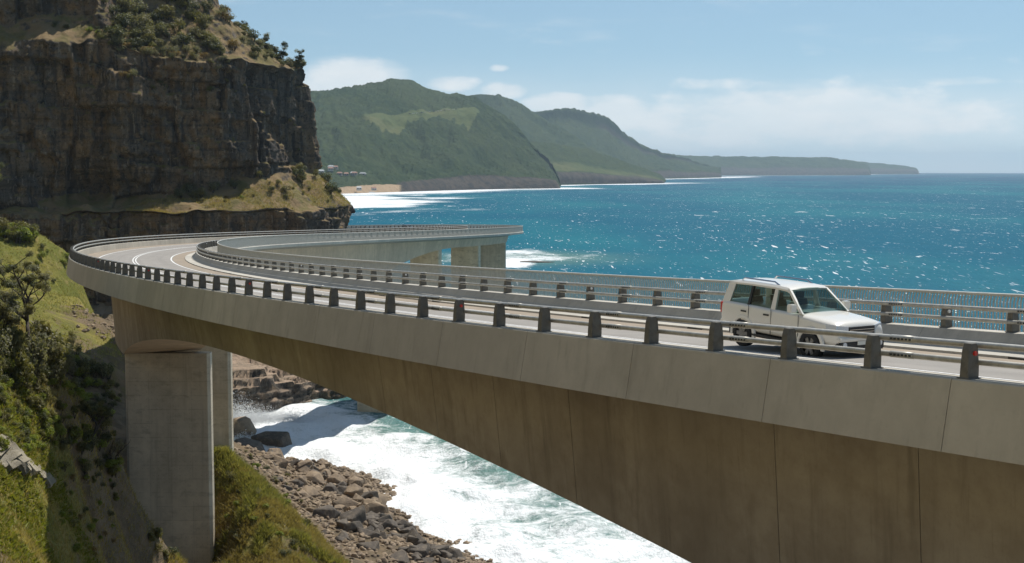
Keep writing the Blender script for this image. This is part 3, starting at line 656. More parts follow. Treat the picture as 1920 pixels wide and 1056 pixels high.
    o = tag(link('headland_cliff', me), 'dark layered sandstone cliff rising behind the bridge bend', 'cliff')
    return o, X, Y, Z2, T, U
CLIFF, cX, cY, cZ, cT, cU = build_cliff()
def cliff_pick(n, u0, u1, t0, t1, rng):
    idx = np.argwhere((cU > u0) & (cU < u1) & (cT > t0) & (cT < t1))
    return [tuple(map(float, (cX[i, j], cY[i, j], cZ[i, j]))) for i, j in idx[rng.integers(0, len(idx), n)]]

# ================================================================== near hillside, beach and sea bed (one heightfield)
CTRL = []
def cp(u, v, D, c=None): p = at(u, v, D); CTRL.append((p.x, p.y, p.z, c if c is not None else .5))
def cw(x, y, z, c=.3): CTRL.append((x, y, z, c))
for a in ((0, 450, 245, .9), (60, 454, 240, .9), (125, 464, 230, .9), (-80, 455, 240, .8), (0, 500, 215, .9), (100, 480, 225, .95), (100, 520, 207, .95), (150, 560, 200, .9), (205, 590, 195, .15), (130, 600, 190, .5), (190, 612, 188, .1), (200, 640, 185, .8), (212, 690, 168, .6), (0, 560, 200, .8),
          (0, 640, 86, .6), (60, 680, 88, .6), (110, 692, 92, .5), (145, 702, 93, .5), (0, 760, 79, .7), (60, 780, 83, .7), (120, 800, 86, .5), (0, 880, 73, .95), (60, 900, 76, .9), (108, 960, 77, .7), (0, 960, 68, .95), (60, 1000, 71, .9), (0, 1056, 62, .4), (100, 1056, 69, .3), (-110, 700, 74, .7), (-110, 900, 62, .8), (-110, 1056, 54, .5), (-160, 560, 85, .7),
          (168, 722, 99, .4), (205, 765, 107, .3), (160, 850, 92, .3), (205, 900, 104, .2), (205, 1000, 99, .1), (160, 1000, 93, .2), (212, 1056, 104, .1), (155, 1056, 91, .2),
          (400, 850, 124, .8), (398, 1000, 119.6, .3), (398, 1056, 118, .2), (425, 838, 124.5, .9), (470, 878, 122, .9), (505, 942, 120, .8), (550, 992, 118, .5), (590, 1056, 117, .2), (450, 960, 118, .9), (450, 1030, 115, .6), (480, 1056, 113, .4), (540, 1056, 112, .3)):
    cp(*a)
# gully under the front pier blade
for x, y, z in ((-29, 100, 9), (-27, 106, 9), (-29, 116, 10.5), (-26, 118, 11.2), (-33, 119.5, 16), (-30, 122.5, 15), (-31, 128, 18.5), (-26.5, 122, 16), (-26.5, 126, 18.5), (-22, 100, 8.5), (-15, 100, 8), (-20, 88, 8.5), (-23, 88, 9), (-22, 78, 12), (-10, 80, 10), (-18, 70, 18),
                (-40, 128, 23), (-37, 112, 26), (-42, 140, 21), (-47, 152, 20), (-50, 165, 20.5), (-46, 120, 28), (-50, 110, 33), (-48, 135, 25), (-60, 150, 26), (-58, 125, 33),
                (-5, 100, 8), (10, 90, 6), (20, 60, 10), (0, 60, 13), (-12, 58, 19), (-30, 55, 30), (10, 40, 18), (-14, 40, 30), (-25, 40, 34), (-10, 22, 37), (8, 22, 33), (-40, 22, 41), (-90, 22, 50), (30, 22, 22)):
    cw(x, y, z, .3)
# fall to the beach
for x, y, z in ((-36, 150, 17), (-30, 150, 9.5), (-24, 140, 8.5), (-18, 132, 6), (-12, 128, 5.0), (-4, 124, 4.5), (6, 118, 4), (-46, 178, 17), (-38, 188, 8), (-46, 205, 6), (-34, 175, 7.5), (-30, 190, 3.5), (-27, 165, 5), (-20, 150, 4.2), (-12, 146, 3.2),
                (-24, 180, 3.0), (-22, 195, 2.2), (-27, 203, 1.8), (-33, 206, 1.6), (-18, 178, 2.4), (-15, 165, 2.6), (-8, 156, 2.0), (0, 145, 2.0), (12, 132, 2), (-40, 210, 1.5), (-52, 212, 7)):
    cw(x, y, z, .0)
for (x, y) in SHORE[1:]: cw(x, y, 0.15, 0)
for (x, y) in SHORE[1:-1]: cw(x + 9, y + 9, -2.5, 0)
for x, y in ((-35, 225), (-45, 235), (-30, 240), (-45, 250), (0, 200), (20, 180), (40, 160), (-10, 230), (-20, 260), (20, 300), (-20, 300), (30, 240), (50, 140), (-38, 260)): cw(x, y, -4.5, 0)
for x, y, z in ((-62, 222, 9), (-52, 226, -1.5), (-52, 240, -3), (-52, 255, -4), (-58, 262, -2.5), (-62, 240, 3), (-66, 275, 0), (-70, 240, 14), (-75, 210, 27), (-60, 208, 16), (-66, 180, 27), (-74, 262, 8), (-78, 275, 6), (-90, 250, 31), (-110, 270, 34), (-100, 230, 32), (-125, 240, 35), (-130, 180, 38), (-120, 120, 44), (-90, 90, 44), (-70, 60, 42), (-95, 150, 36), (-150, 290, 38), (-95, 288, 22), (-70, 300, -2), (-60, 290, -4)):
    cw(x, y, z, .7)
CT = np.array(CTRL)
def rbf_fit(P, vals, smooth=0.6):
    d = np.hypot(P[:, None, 0] - P[None, :, 0], P[:, None, 1] - P[None, :, 1])
    n = len(P); A = np.zeros((n + 3, n + 3)); A[:n, :n] = d + 0 * np.eye(n); A[:n, :n] -= smooth * np.eye(n)
    Q = np.c_[np.ones(n), P / 100]; A[:n, n:] = Q; A[n:, :n] = Q.T
    return np.linalg.solve(A, np.r_[vals, 0, 0, 0])
_wz = rbf_fit(CT[:, :2], CT[:, 2]); _wc = rbf_fit(CT[:, :2], CT[:, 3], 3.0)
def _ev(w, x, y):
    sh = np.shape(x); x = np.ravel(x).astype(float); y = np.ravel(y).astype(float); out = np.empty(len(x))
    for k in range(0, len(x), 20000):
        s = slice(k, k + 20000); d = np.hypot(x[s, None] - CT[None, :, 0], y[s, None] - CT[None, :, 1])
        out[s] = d @ w[:-3] + w[-3] + (w[-2] * x[s] + w[-1] * y[s]) / 100
    return out.reshape(sh)
def ground_cover(x, y): return _ev(_wc, x, y)
def ground(x, y):
    x = np.asarray(x, float); y = np.asarray(y, float)
    z = _ev(_wz, x, y); hi = sstep(z, 3, 9)
    z = z + hi * (0.85 * fbm(x / 5.5, y / 5.5, 0, 4, 5) + 0.35 * np.abs(vnoise(x / 2.2, y / 2.2, 0, 8))) + (1 - hi) * 0.5 * fbm(x / 3.0, y / 3.0, 1, 3, 15)
    return z
def gz1(x, y): return float(ground(np.array([x]), np.array([y]))[0])
_gx = np.arange(-150, 92, .7); _gy = np.arange(20, 302, .7)
GX, GY = np.meshgrid(_gx, _gy, indexing='ij'); GZ = ground(GX, GY); GC = ground_cover(GX, GY)
_me = make_mesh('hillside', np.stack([GX, GY, GZ], -1).reshape(-1, 3), quads(*GX.shape), M['hillside'], True)
_a = _me.attributes.new('cover', 'FLOAT', 'POINT'); _a.data.foreach_set('value', GC.astype(np.float32).ravel())
tag(link('hillside', _me), 'steep grassy hillside falling to a rocky beach below the bridge', None, None, 'structure')

# the slope the camera stands on goes on uphill behind and to the left
def build_escarpment():
    xs = np.concatenate([np.arange(-460, -150, 9.), np.arange(-150, 121, 6.)]); ys = np.arange(-340, 309, 8.)
    X, Y = np.meshgrid(xs, ys, indexing='ij'); xc = np.clip(X, -149, 91); yc = np.clip(Y, 21, 301)
    z = ground(xc, yc) + .72 * np.maximum(0, -149 - X) * (1 - .35 * sstep(-X, 300, 460))
    z = z + np.maximum(0, 21 - Y) * .32 * sstep(X, 60, -60) + 3 * fbm(X / 40, Y / 40, 0, 4, 77)
    inner = (X > -147) & (Y > 24); z = np.where(inner, np.minimum(z, ground(xc, yc)) - 9, z)
    z = np.where((np.hypot(X, Y) < 14), np.minimum(z, 42.5), z)
    me = make_mesh('escarpment', np.stack([X, Y, z], -1).reshape(-1, 3), quads(*X.shape), M['fill_slope'], True)
    a = me.attributes.new('cover', 'FLOAT', 'POINT'); a.data.foreach_set('value', (0.5 + .3 * fbm(X / 30, Y / 30, 0, 3, 3)).astype(np.float32).ravel())
    tag(link('escarpment', me), 'grassy escarpment rising behind the viewpoint', None, None, 'structure')
build_escarpment()

# ================================================================== bridge alignment (landward parapet line; w = distance to seaward side)
KN = np.array([-10, 20, 50, 80, 105, 130, 160, 200, 240, 270, 290, 310, 330, 350, 370, 400, 430, 470.])
KV = np.array([-1.1644, -2.2738, -2.5376, -1.8979, -3.8734, -4.6154, -6.1224, -6.0229, -1.7102, 1.8616, 3.9331, 5.1354, 6.1146, 6.8415, 6.9731, 6.7622, 6.5417, 5.9865]) * 1e-3
ZN = np.array([-10, 40, 90, 140, 220, 300, 380, 470.]); ZV = np.array([.683, -1.12, -2.858, -4.304, -6.741, -9.096, -11.931, -15.311])
S0, S1 = -40.0, 520.0
_s = np.arange(S0, S1 + .1, .5)
_k = np.interp(_s, KN, KV); _h = np.concatenate([[0], np.cumsum((_k[1:] + _k[:-1]) / 2 * .5)]); _i0 = int(-S0 / .5)
_h = _h - _h[_i0] + 2.14633
_x = np.concatenate([[0], np.cumsum((np.cos(_h[1:]) + np.cos(_h[:-1])) / 2 * .5)]); _y = np.concatenate([[0], np.cumsum((np.sin(_h[1:]) + np.sin(_h[:-1])) / 2 * .5)])
_x = _x - _x[_i0] + 8.8167; _y = _y - _y[_i0] + 27.4392
def _herm(x, xp, fp):
    m = np.gradient(fp, xp); i = np.clip(np.searchsorted(xp, x) - 1, 0, len(xp) - 2); h = xp[i + 1] - xp[i]; t = (x - xp[i]) / h
    r = (2 * t**3 - 3 * t**2 + 1) * fp[i] + (t**3 - 2 * t**2 + t) * h * m[i] + (-2 * t**3 + 3 * t**2) * fp[i + 1] + (t**3 - t**2) * h * m[i + 1]
    r = np.where(x < xp[0], fp[0] + m[0] * (x - xp[0]), r); return np.where(x > xp[-1], fp[-1] + m[-1] * (x - xp[-1]), r)
_z = CAM_Z - 4.4187 + _herm(_s, ZN, ZV)
def br(s, w, z):
    s = np.asarray(s, float); x = np.interp(s, _s, _x); y = np.interp(s, _s, _y); h = np.interp(s, _s, _h); zz = np.interp(s, _s, _z)
    return np.stack([x + w * np.sin(h), y - w * np.cos(h), zz + z], -1)
def heading(s): return float(np.interp(s, _s, _h))
def sweep(sec, s0, s1, step=1.0, mat=None, name='part', parent=None, closed=True, zfun=None, caps=True, uv=False, smooth=False):
    """sweep a (w,z) section along the bridge from s0 to s1"""
    n = max(2, int(math.ceil((s1 - s0) / step)) + 1); ss = np.linspace(s0, s1, n); m = len(sec)
    V = np.empty((n, m, 3))
    for j, (w, z) in enumerate(sec):
        V[:, j] = br(ss, w, (z(ss) if callable(z) else z))
    F = quads(n, m, wrap=closed).tolist()
    if closed and caps: F += [list(range(m))[::-1], [(n - 1) * m + j for j in range(m)]]
    me = make_mesh(name, V.reshape(-1, 3), F, mat, smooth)
    if closed:
        bm = bmesh.new(); bm.from_mesh(me); bmesh.ops.recalc_face_normals(bm, faces=bm.faces); bm.to_mesh(me); bm.free()
    if uv:
        l = me.uv_layers.new(name='UVMap'); ij = np.empty(len(me.loops), dtype=np.int32); me.loops.foreach_get('vertex_index', ij)
        ws = np.array([w for w, _ in sec]); u = np.stack([ss[ij // m], ws[ij % m]], -1); l.data.foreach_set('uv', u.astype(np.float32).ravel())
    _last[0] = link(name, me, parent); return _last[0]
_last = [None]
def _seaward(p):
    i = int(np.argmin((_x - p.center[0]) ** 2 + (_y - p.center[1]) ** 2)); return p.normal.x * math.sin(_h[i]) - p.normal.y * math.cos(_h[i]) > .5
def paint_bounce_lit(o):     # underside and seaward web paler: bounced light painted into the colour
    me = o.data; me.materials.append(M['bounce_lit'])
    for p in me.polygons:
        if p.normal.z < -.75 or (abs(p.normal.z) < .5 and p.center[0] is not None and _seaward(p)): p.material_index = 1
def depth(s):
    s = np.asarray(s, float)
    d = np.where(s < 56, 4.05 + .00148 * (s - 56) ** 2, 4.05 + .00183 * (s - 56) ** 2 + .35 * np.clip((s - 88) / 12, 0, 1) ** 2)
    d = np.where(s > 100, 7.9, d); d = np.where(s > 112, 4.05 + .0013 * (s - 164) ** 2, d)
    d = np.where(s > 218, 7.75, d); d = np.where(s > 232, 3.32 + .00315 * np.maximum(283 - s, 0) ** 2, d)
    return np.minimum(d, 7.9)
road_z = lambda w: -.65 - .029 * w

BR = tag(empty('bridge', tuple(br(100, 6.7, -30))), 'long curved concrete sea bridge sweeping in an S round the headland', 'bridge')
def under(o):      # keep world placement while parented to the bridge empty
    o.matrix_parent_inverse = Matrix.Translation(-Vector(BR.location)); return o
def bpart(name):
    e = empty(name, (0, 0, 0)); e.parent = BR; return under(e)

# girder: haunched box, cast in segments with visible joints
gird = bpart('girder'); edges = [S0]
while edges[-1] < 500: edges.append(edges[-1] + (4.9 if edges[-1] < 130 else 9.0))
for i, (a, b) in enumerate(zip(edges[:-1], edges[1:])):
    q = ((i * 7919) % 5 - 2) * .004
    sweep([(3.35 + q, -1.55), (3.80 + q, lambda s: -depth(s)), (10.10 - q, lambda s: -depth(s)), (10.6 - q, -1.55)], a + .012, b - .012, .7 if a < 130 else 1.5, M['girder'], 'girder_segment', gird); paint_bounce_lit(_last[0])
slab = sweep([(.02, -.78), (.02, -1.2), (3.2, -1.62), (10.7, -1.72), (13.85, -1.14), (13.9, -1.02)], S0, 505, 1.5, M['slab'], 'deck_slab', BR); under(slab)

# landward parapet: precast units with a face leaning out at the foot
PL = 5.1; par = bpart('parapet')
sp = .25 - 8 * PL
while sp < 500:
    sweep([(-.10, -.03), (-.35, -1.43), (-.10, -1.43), (.0, -.84), (.46, -.84), (.42, -.03), (.38, 0), (-.07, 0)], sp + .009, sp + PL - .009, 1.3, M['fascia'], 'parapet_panel', par); sp += PL
# seaward barrier wall beside the footway and the edge beam
bar_w = bpart('barrier_wall'); sp = 1.4 - 8 * PL
while sp < 500:
    sweep([(10.70, -1.0), (10.71, -.885), (11.34, -.87), (11.64, -.62), (11.80, -.40), (11.84, -.355), (12.33, -.355), (12.40, -.84), (12.0, -1.0)], sp + .007, sp + PL - .007, 1.3, M['deckconc'], 'wall_panel', bar_w); sp += PL
foot = sweep([(12.38, -.82), (12.38, -1.0), (13.92, -1.0), (13.92, -.80)], S0, 505, 1.5, M['slab'], 'footway', BR); under(foot)
eb = bpart('edge_beam'); sp = 3.0 - 8 * PL
while sp < 500:
    sweep([(13.93, -.72), (13.90, -1.19), (14.22, -1.19), (14.30, -.78), (14.24, -.72)], sp + .01, sp + PL - .01, 1.3, M['deckconc'], 'beam_panel', eb); sp += PL

# rail barriers: cast posts with two rails on the road side
def post_mesh(h, name):
    mb = MB(); prof = [(-.16, 0), (.17, 0), (.16, h * .35), (.13, h * .80), (.08, h), (-.09, h), (-.14, h * .86), (-.17, h * .35)]   # (across, up), bulging face
    n = len(prof); t0, t1 = .105, .085
    Vv = []
    for sgn in (-1, 1):
        for (a, z) in prof: Vv.append((sgn * (t0 + (t1 - t0) * z / h), a, z))
    Ff = [tuple(range(n)), tuple(range(2 * n - 1, n - 1, -1))] + [(i, (i + 1) % n, n + (i + 1) % n, n + i) for i in range(n)]
    mb.add(Vv, Ff); mb.box((-.16, -.17, 0), (.16, .19, .025))
    me = bpy.data.meshes.new(name); me.from_pydata(mb.v, [], mb.f); me.update()
    bm = bmesh.new(); bm.from_mesh(me); bmesh.ops.recalc_face_normals(bm, faces=bm.faces)
    bmesh.ops.bevel(bm, geom=[e for e in bm.edges if e.calc_length() > .1], offset=.012, segments=1, affect='EDGES'); bm.to_mesh(me); bm.free()
    me.materials.append(M['post']); return me
PM_N = PM_F = post_mesh(.70, 'post')
def disc_mesh(r, d, mat, name):
    mb = MB().tube([(-d, 0, 0), (d, 0, 0)], r, 12); me = bpy.data.meshes.new(name); me.from_pydata(mb.v, [], mb.f); me.update(); me.materials.append(mat); return me
RED, WHT = disc_mesh(.045, .135, M['red'], 'reflector'), disc_mesh(.05, .135, M['white_r'], 'reflector')
def barrier(name, w, zb, pm, hgts, rail_w, flip, refl, offs):
    root = bpart(name); rest = MB(); n = 0
    for i in range(-12, 190):
        s = i * 2.5 + offs; p = br(s, w, zb); h = heading(s)
        if s <= 330:
            o = link('post', pm, root, p, (0, 0, h + (math.pi if flip else 0)))
            if i % 8 == refl % 8 and s < 200: link('reflector', RED if not flip else WHT, o, (0, -.02, pm_h[pm.name] * .74 if pm.name in pm_h else .5))
        else:
            c, sn = math.cos(h), math.sin(h)
            q = [(p[0] + c * a - sn * b, p[1] + sn * a + c * b) for a, b in ((-.12, -.13), (.12, -.13), (.12, .13), (-.12, .13))]
            rest.add([(x, y, p[2]) for x, y in q] + [(x, y, p[2] + .55) for x, y in q], [(0, 1, 5, 4), (1, 2, 6, 5), (2, 3, 7, 6), (3, 0, 4, 7), (4, 5, 6, 7)])
    if rest.v: tag(rest.obj('far_posts', M['post'], root), None, None, None, 'stuff')
    for hh, r in hgts:
        sec = [(rail_w + r * math.cos(t), zb + hh + r * math.sin(t)) for t in np.linspace(0, 2 * math.pi, 10, endpoint=False)]
        sweep(sec, S0, 480, 1.25, M['rail'], 'rail', root, smooth=True)
    # bolted sleeves in every second bay of the near stretch
    for i in range(-2, 30, 2):
        s = i * 2.5 + offs + 1.55
        for hh, r in hgts:
            sec = [(rail_w + (r + .008) * math.cos(t), zb + hh + (r + .008) * math.sin(t)) for t in np.linspace(0, 2 * math.pi, 10, endpoint=False)]
            sl = sweep(sec, s, s + .62, .31, M['rail'], 'rail_sleeve', root, smooth=True)
            bo = MB()
            for q in (.06, .16, .26, .36, .46, .56):
                c = br(s + q, rail_w + (-1 if not flip else -1) * (r + .012), zb + hh); bo.box(c - .02, c + .02)
            b = bo.obj('bolts', M['bolt'], sl); tag(b, None, None, None, 'stuff')
    return root
pm_h = {}
NEAR = barrier('landward_barrier', .12, 0.0, PM_N, ((.645, .068), (.31, .062)), .31, False, 0, 0.0)
FAR = barrier('seaward_barrier', 12.12, -.355, PM_F, ((.645, .068), (.31, .062)), 11.92, True, 4, 8.45 - 7.5)

# footway balustrade
bal = bpart('balustrade')
def bal_mesh():
    mb = MB(); 
    for (z0, z1, b0, b1) in ((0, 1.05, 0, 0), (1.05, 1.24, 0, -.05)):
        mb.add([(-.024, -.012 + b0, z0), (.024, -.012 + b0, z0), (.024, .012 + b0, z0), (-.024, .012 + b0, z0), (-.024, -.012 + b1, z1), (.024, -.012 + b1, z1), (.024, .012 + b1, z1), (-.024, .012 + b1, z1)],
               [(0, 1, 5, 4), (1, 2, 6, 5), (2, 3, 7, 6), (3, 0, 4, 7)])
    me = bpy.data.meshes.new('baluster'); me.from_pydata(mb.v, [], mb.f); me.update(); me.materials.append(M['bar']); return me
BM_ = bal_mesh(); ds = .13; s = 3.0; n = 0; P0 = np.array([v.co[:] for v in BM_.vertices]); F0 = np.array([tuple(p.vertices) for p in BM_.polygons]); RV = []; RF = []
while s < 470:
    p = br(s, 14.06, -.72); h = heading(s)
    if n < 300 and s > 6: link('baluster', BM_, bal, p, (0, 0, h)); n += 1
    else:
        c, sn = math.cos(h), math.sin(h); q = P0 @ np.array([[c, sn, 0], [-sn, c, 0], [0, 0, 1]]) + p
        RF.append(F0 + len(RV) * len(P0)); RV.append(q)
    s += ds
tag(mobj('far_balusters', np.concatenate(RV), np.concatenate(RF), M['bar'], bal), None, None, None, 'stuff')
sec = [(14.06 + .07 * math.cos(t), .565 + .05 * math.sin(t)) for t in np.linspace(0, 2 * math.pi, 10, endpoint=False)]
sweep(sec, S0, 480, 1.25, M['bar'], 'handrail', bal, smooth=True)
sweep([(14.03, -.66), (14.03, -.70), (14.09, -.70), (14.09, -.66)], S0, 480, 1.25, M['bar'], 'bottom_rail', bal)

# piers
def pier_blade(parent, cx, cy, yaw, width, thick, ztop, zbot, lift, cham):
    blade = empty('pier_blade', (cx, cy, zbot), parent, yaw); blade.matrix_parent_inverse = Matrix.Translation(-Vector(parent.matrix_world.translation)) if False else Matrix()
    z = ztop; hw, ht = width / 2, thick / 2; k = 0
    while z > zbot:
        z0 = max(zbot, z - lift); e = .004 * ((k * 37) % 3 - 1)
        o8 = [(-hw + cham, -ht), (hw - cham, -ht), (hw, -ht + cham), (hw, ht - cham), (hw - cham, ht), (-hw + cham, ht), (-hw, ht - cham), (-hw, -ht + cham)]
        ring = lambda zz, q: [(x * (1 - q / hw), y * (1 - q / ht), zz - zbot) for x, y in o8]
        V = ring(z0, .02) + ring(z0 + .025, -e) + ring(z - .025, -e) + ring(z, .02); F = [(7, 6, 5, 4, 3, 2, 1, 0), tuple(range(24, 32))]
        for r in range(3): F += [(r * 8 + i, r * 8 + (i + 1) % 8, (r + 1) * 8 + (i + 1) % 8, (r + 1) * 8 + i) for i in range(8)]
        mobj('concrete_lift', V, F, M['pier'], blade); z = z0; k += 1
    return blade
pr = bpart('main_pier')
ztop = float(br(100, 0, -7.9)[2]) + .02
for yy in (118.0, 126.6): pier_blade(pr, -28.85, yy + .6, 0, 7.15, 1.2, ztop, 0.0, 4.75, .24)
for s_, nm in ((274.5, 'approach_pier'), (299.2, 'approach_pier'), (334.0, 'approach_pier'), (362.0, 'approach_pier'), (386.0, 'approach_pier'), (250, 'main_pier')):
    e = bpart(nm); c = br(s_, 6.95, 0); pier_blade(e, c[0], c[1], heading(s_) - math.pi / 2, 6.3, 1.6, float(br(s_, 0, -float(depth(s_)))[2]) - .02, -3, 5.5, .18)

# road surface and markings
ROAD = tag(sweep([(.45, road_z(.45)), (2.2, road_z(2.2)), (9.3, road_z(9.3)), (10.74, road_z(10.74))], S0, 505, 1.5, M['asphalt'], 'road', None, closed=False, uv=True), 'two-lane asphalt road over the bridge', None, None, 'structure')
def line(w0, w1, name, mat, dz=.005): return sweep([(w0, road_z(w0) + dz), (w1, road_z(w1) + dz)], S0, 505, 1.5, mat, name, ROAD, closed=False)
line(.46, 2.12, 'shoulder', M['shoulder'], .004); line(9.48, 10.73, 'shoulder', M['shoulder'], .004)
line(2.20, 2.34, 'edge_line', M['paint']); line(9.26, 9.40, 'edge_line', M['paint'])
line(5.58, 5.70, 'centre_line', M['paint']); line(5.84, 5.96, 'centre_line', M['paint'])
# black scuppers at the kerb foot
for i in range(0, 22):
    s = 7.0 + i * 7.3; p = br(s, 10.690, -.945); mb = MB().box((-.42, -.012, -.05), (.42, .012, .04)); o = mb.obj('drain_slot', M['bolt'], ROAD); o.location = p; o.rotation_euler = (0, 0, heading(s))

# ================================================================== vegetation
def leaf_mesh(name, n, size, mat, seed, lobes=7, flat=.8, spread=.62, shell=.55, spiky=False):
    """a crown about 1 m in radius made of many small leaf faces gathered in clumps"""
    r = np.random.default_rng(seed)
    cen = r.normal(size=(lobes, 3)); cen /= np.linalg.norm(cen, axis=1)[:, None]; cen *= r.uniform(.25, spread, (lobes, 1)); cen[:, 2] = cen[:, 2] * flat + .1
    rad = r.uniform(.26, .5, lobes)
    k = r.integers(0, lobes, n); d = r.normal(size=(n, 3)); d /= np.linalg.norm(d, axis=1)[:, None]
    q = cen[k] + d * (rad[k] * r.uniform(shell, 1.08, n))[:, None] * np.array([1, 1, .85])
    up = d + r.normal(size=(n, 3)) * .55 + np.array([0, 0, .35]); up /= np.linalg.norm(up, axis=1)[:, None]
    a = np.cross(up, r.normal(size=(n, 3))); a /= np.linalg.norm(a, axis=1)[:, None]; b = np.cross(up, a)
    s = (size * r.uniform(.55, 1.3, n))[:, None]; el = 2.2 if spiky else 1.0
    V = np.stack([q - a * s * el, q + b * s * .55 + up * s * .15, q + a * s * el, q - b * s * .55 + up * s * .15], 1).reshape(-1, 3)
    F = np.arange(4 * n).reshape(n, 4); me = make_mesh(name, V, F, mat); return me
LM = {}
for i, (k, mt, nn, sz) in enumerate((('dark', 'leaf_dark', 620, .085), ('dark2', 'leaf_dark', 520, .10), ('grey', 'leaf_grey', 620, .08), ('grey2', 'leaf_grey', 560, .095), ('olive', 'leaf_olive', 620, .085), ('olive2', 'leaf_olive', 520, .10),
                                    ('green', 'leaf_green', 560, .10), ('green2', 'leaf_green', 480, .11), ('rust', 'leaf_rust', 420, .09))):
    LM[k] = leaf_mesh('foliage', nn, sz, M[mt], 100 + i, lobes=6 + i % 4, spiky=(k in ('green2', 'olive2')))
def stem_mesh(seed, mat):
    r = random.Random(seed); mb = MB()
    for k in range(5):
        a = r.uniform(0, 6.28); e = r.uniform(.25, .6); mb.tube([(0, 0, -.9), (math.cos(a) * e * .4, math.sin(a) * e * .4, -.4), (math.cos(a) * e, math.sin(a) * e, .25)], [.05, .035, .012], 5, False)
    me = bpy.data.meshes.new('stems'); me.from_pydata(mb.v, [], mb.f); me.update(); me.materials.append(mat); return me
STEMS = [stem_mesh(i, M['bark']) for i in range(3)]
NSH = [0]
def shrub(x, y, z, r, kind, label, group, name='shrub', sq=.85):
    e = empty(name, (x, y, z), None, random.uniform(0, 6.28)); tag(e, label, 'shrub', group)
    h = r * sq * random.uniform(.85, 1.15)
    link('foliage', LM[kind], e, (0, 0, h * .72), None, (r, r * random.uniform(.85, 1.1), h))
    link('stems', STEMS[NSH[0] % 3], e, (0, 0, h * .72), None, (r, r, h)); NSH[0] += 1
    return e
rg = np.random.default_rng(5)
# thicket on the slope above the cliff
LBL_TOP = {'dark': 'dark green shrub in the thicket above the cliff', 'grey': 'grey-green shrub in the thicket above the cliff', 'olive': 'olive shrub in the thicket above the cliff', 'rust': 'dry rusty shrub on the slope above the cliff', 'green': 'bright green shrub by the tan cliff ledge'}
for (n, u0, u1, t0, t1, kinds, r0, r1) in ((150, 200, 425, 9.7, 12.0, ('grey', 'grey2', 'dark', 'olive', 'grey', 'dark2', 'olive'), 1.6, 3.1), (50, 195, 430, 9.05, 9.8, ('olive', 'rust', 'grey', 'dark'), .8, 1.6),
                                          (150, 425, 600, 9.3, 12.0, ('olive', 'grey', 'dark', 'dark2', 'grey', 'grey2', 'rust'), 1.0, 2.4), (14, 100, 215, 9.6, 10.0, ('green', 'olive', 'dark'), .6, 1.3), (22, 0, 190, 11.2, 12.2, ('grey', 'dark', 'olive'), 1.2, 2.4)):
    for p in cliff_pick(n, u0, u1, t0, t1, rg):
        k = kinds[int(rg.integers(len(kinds)))]; kk = k.rstrip('2')
        shrub(p[0], p[1], p[2] - .2, *(lambda r_, z_: (r_, k, ('big ' if r_ > 1.8 else 'small ' if r_ < 1.15 else '') + LBL_TOP[kk] + z_, kk + (' big' if r_ > 1.8 else ' small' if r_ < 1.15 else '') + ' shrubs above the cliff' + z_))(float(rg.uniform(r0, r1)), (lambda uu: ', towards the picture edge' if uu < 240 else ', left of the skyline' if uu < 340 else ', under the skyline' if uu < 430 else ', near the seaward corner')(960 + p[0] / p[1] * 2667)), 'coastal_shrub' if u0 == 425 else 'shrub')
for p in cliff_pick(26, 240, 575, 8.2, 9.0, rg): shrub(p[0], p[1] - .3, p[2], float(rg.uniform(.4, .8)), 'olive', 'small olive shrub clinging to the cliff face', 'shrubs on the cliff face', 'bush')
# bench below the face
for (n, u0, u1, t0, t1, kinds, r0, r1, lab, grp) in ((38, 470, 640, 7.3, 8.02, ('olive', 'dark', 'dark2', 'olive', 'grey'), 1.0, 2.3, 'olive to dark bush on the bench at the seaward end of the cliff', 'bushes on the seaward bench'),
                                                     (12, 330, 460, 7.75, 8.02, ('dark', 'olive', 'grey'), 1.0, 2.0, 'dark bush at the foot of the cliff face on the bench', 'bushes at the cliff foot'),
                                                     (40, 260, 640, 7.03, 7.7, ('olive', 'rust', 'olive', 'green'), .35, .8, 'low tussock on the grassy bench below the cliff', 'tussocks on the bench')):
    for p in cliff_pick(n, u0, u1, t0, t1, rg): shrub(p[0], p[1], p[2] - .1, float(rg.uniform(r0, r1)), kinds[int(rg.integers(len(kinds)))], lab, grp, 'tussock' if 'tussock' in lab else 'bush')

def branch_tree(name, base, h, lean, crown, kinds, label, seed, spread=1.0, bare=False, group=None, levels=3, cat='tree'):
    r = random.Random(seed); e = empty(name, base); tag(e, label, cat, group); mb = MB(); tips = []
    def grow(p, d, L, rad, lev):
        pts = [p]; q = p.copy(); dd = d.copy()
        for k in range(4):
            dd = (dd + Vector((r.uniform(-.22, .22), r.uniform(-.22, .22), r.uniform(-.05, .16)))).normalized(); q = q + dd * L / 4; pts.append(q.copy())
        mb.tube(pts, [rad * (1 - .14 * k) for k in range(5)], 7 if lev == 0 else 5, True)
        if lev >= levels: tips.append((q, L)); return
        for k in range(r.choice((2, 3, 3)) if lev else 3):
            a = r.uniform(0, 6.28); up = r.uniform(.15, .75)
            nd = (dd * .55 + Vector((math.cos(a) * spread, math.sin(a) * spread, up)) * .8).normalized()
            grow(pts[r.choice((2, 3, 4))].copy(), nd, L * r.uniform(.55, .78), rad * .55, lev + 1)
        if lev >= 1: tips.append((q, L))
    grow(Vector((0, 0, -.3)), Vector((lean[0], lean[1], 1)).normalized(), h * .42, h * .028, 0)
    mb.obj('trunk', M['bark'], e, True)
    if not bare:
        k = 0
        for q, L in tips:
            s_ = crown * r.uniform(.55, 1.0); c = link('foliage', LM[kinds[k % len(kinds)]], e, q, (r.uniform(-.4, .4), r.uniform(-.4, .4), r.uniform(0, 6)), (s_, s_ * r.uniform(.8, 1.1), s_ * .7)); k += 1
    return e
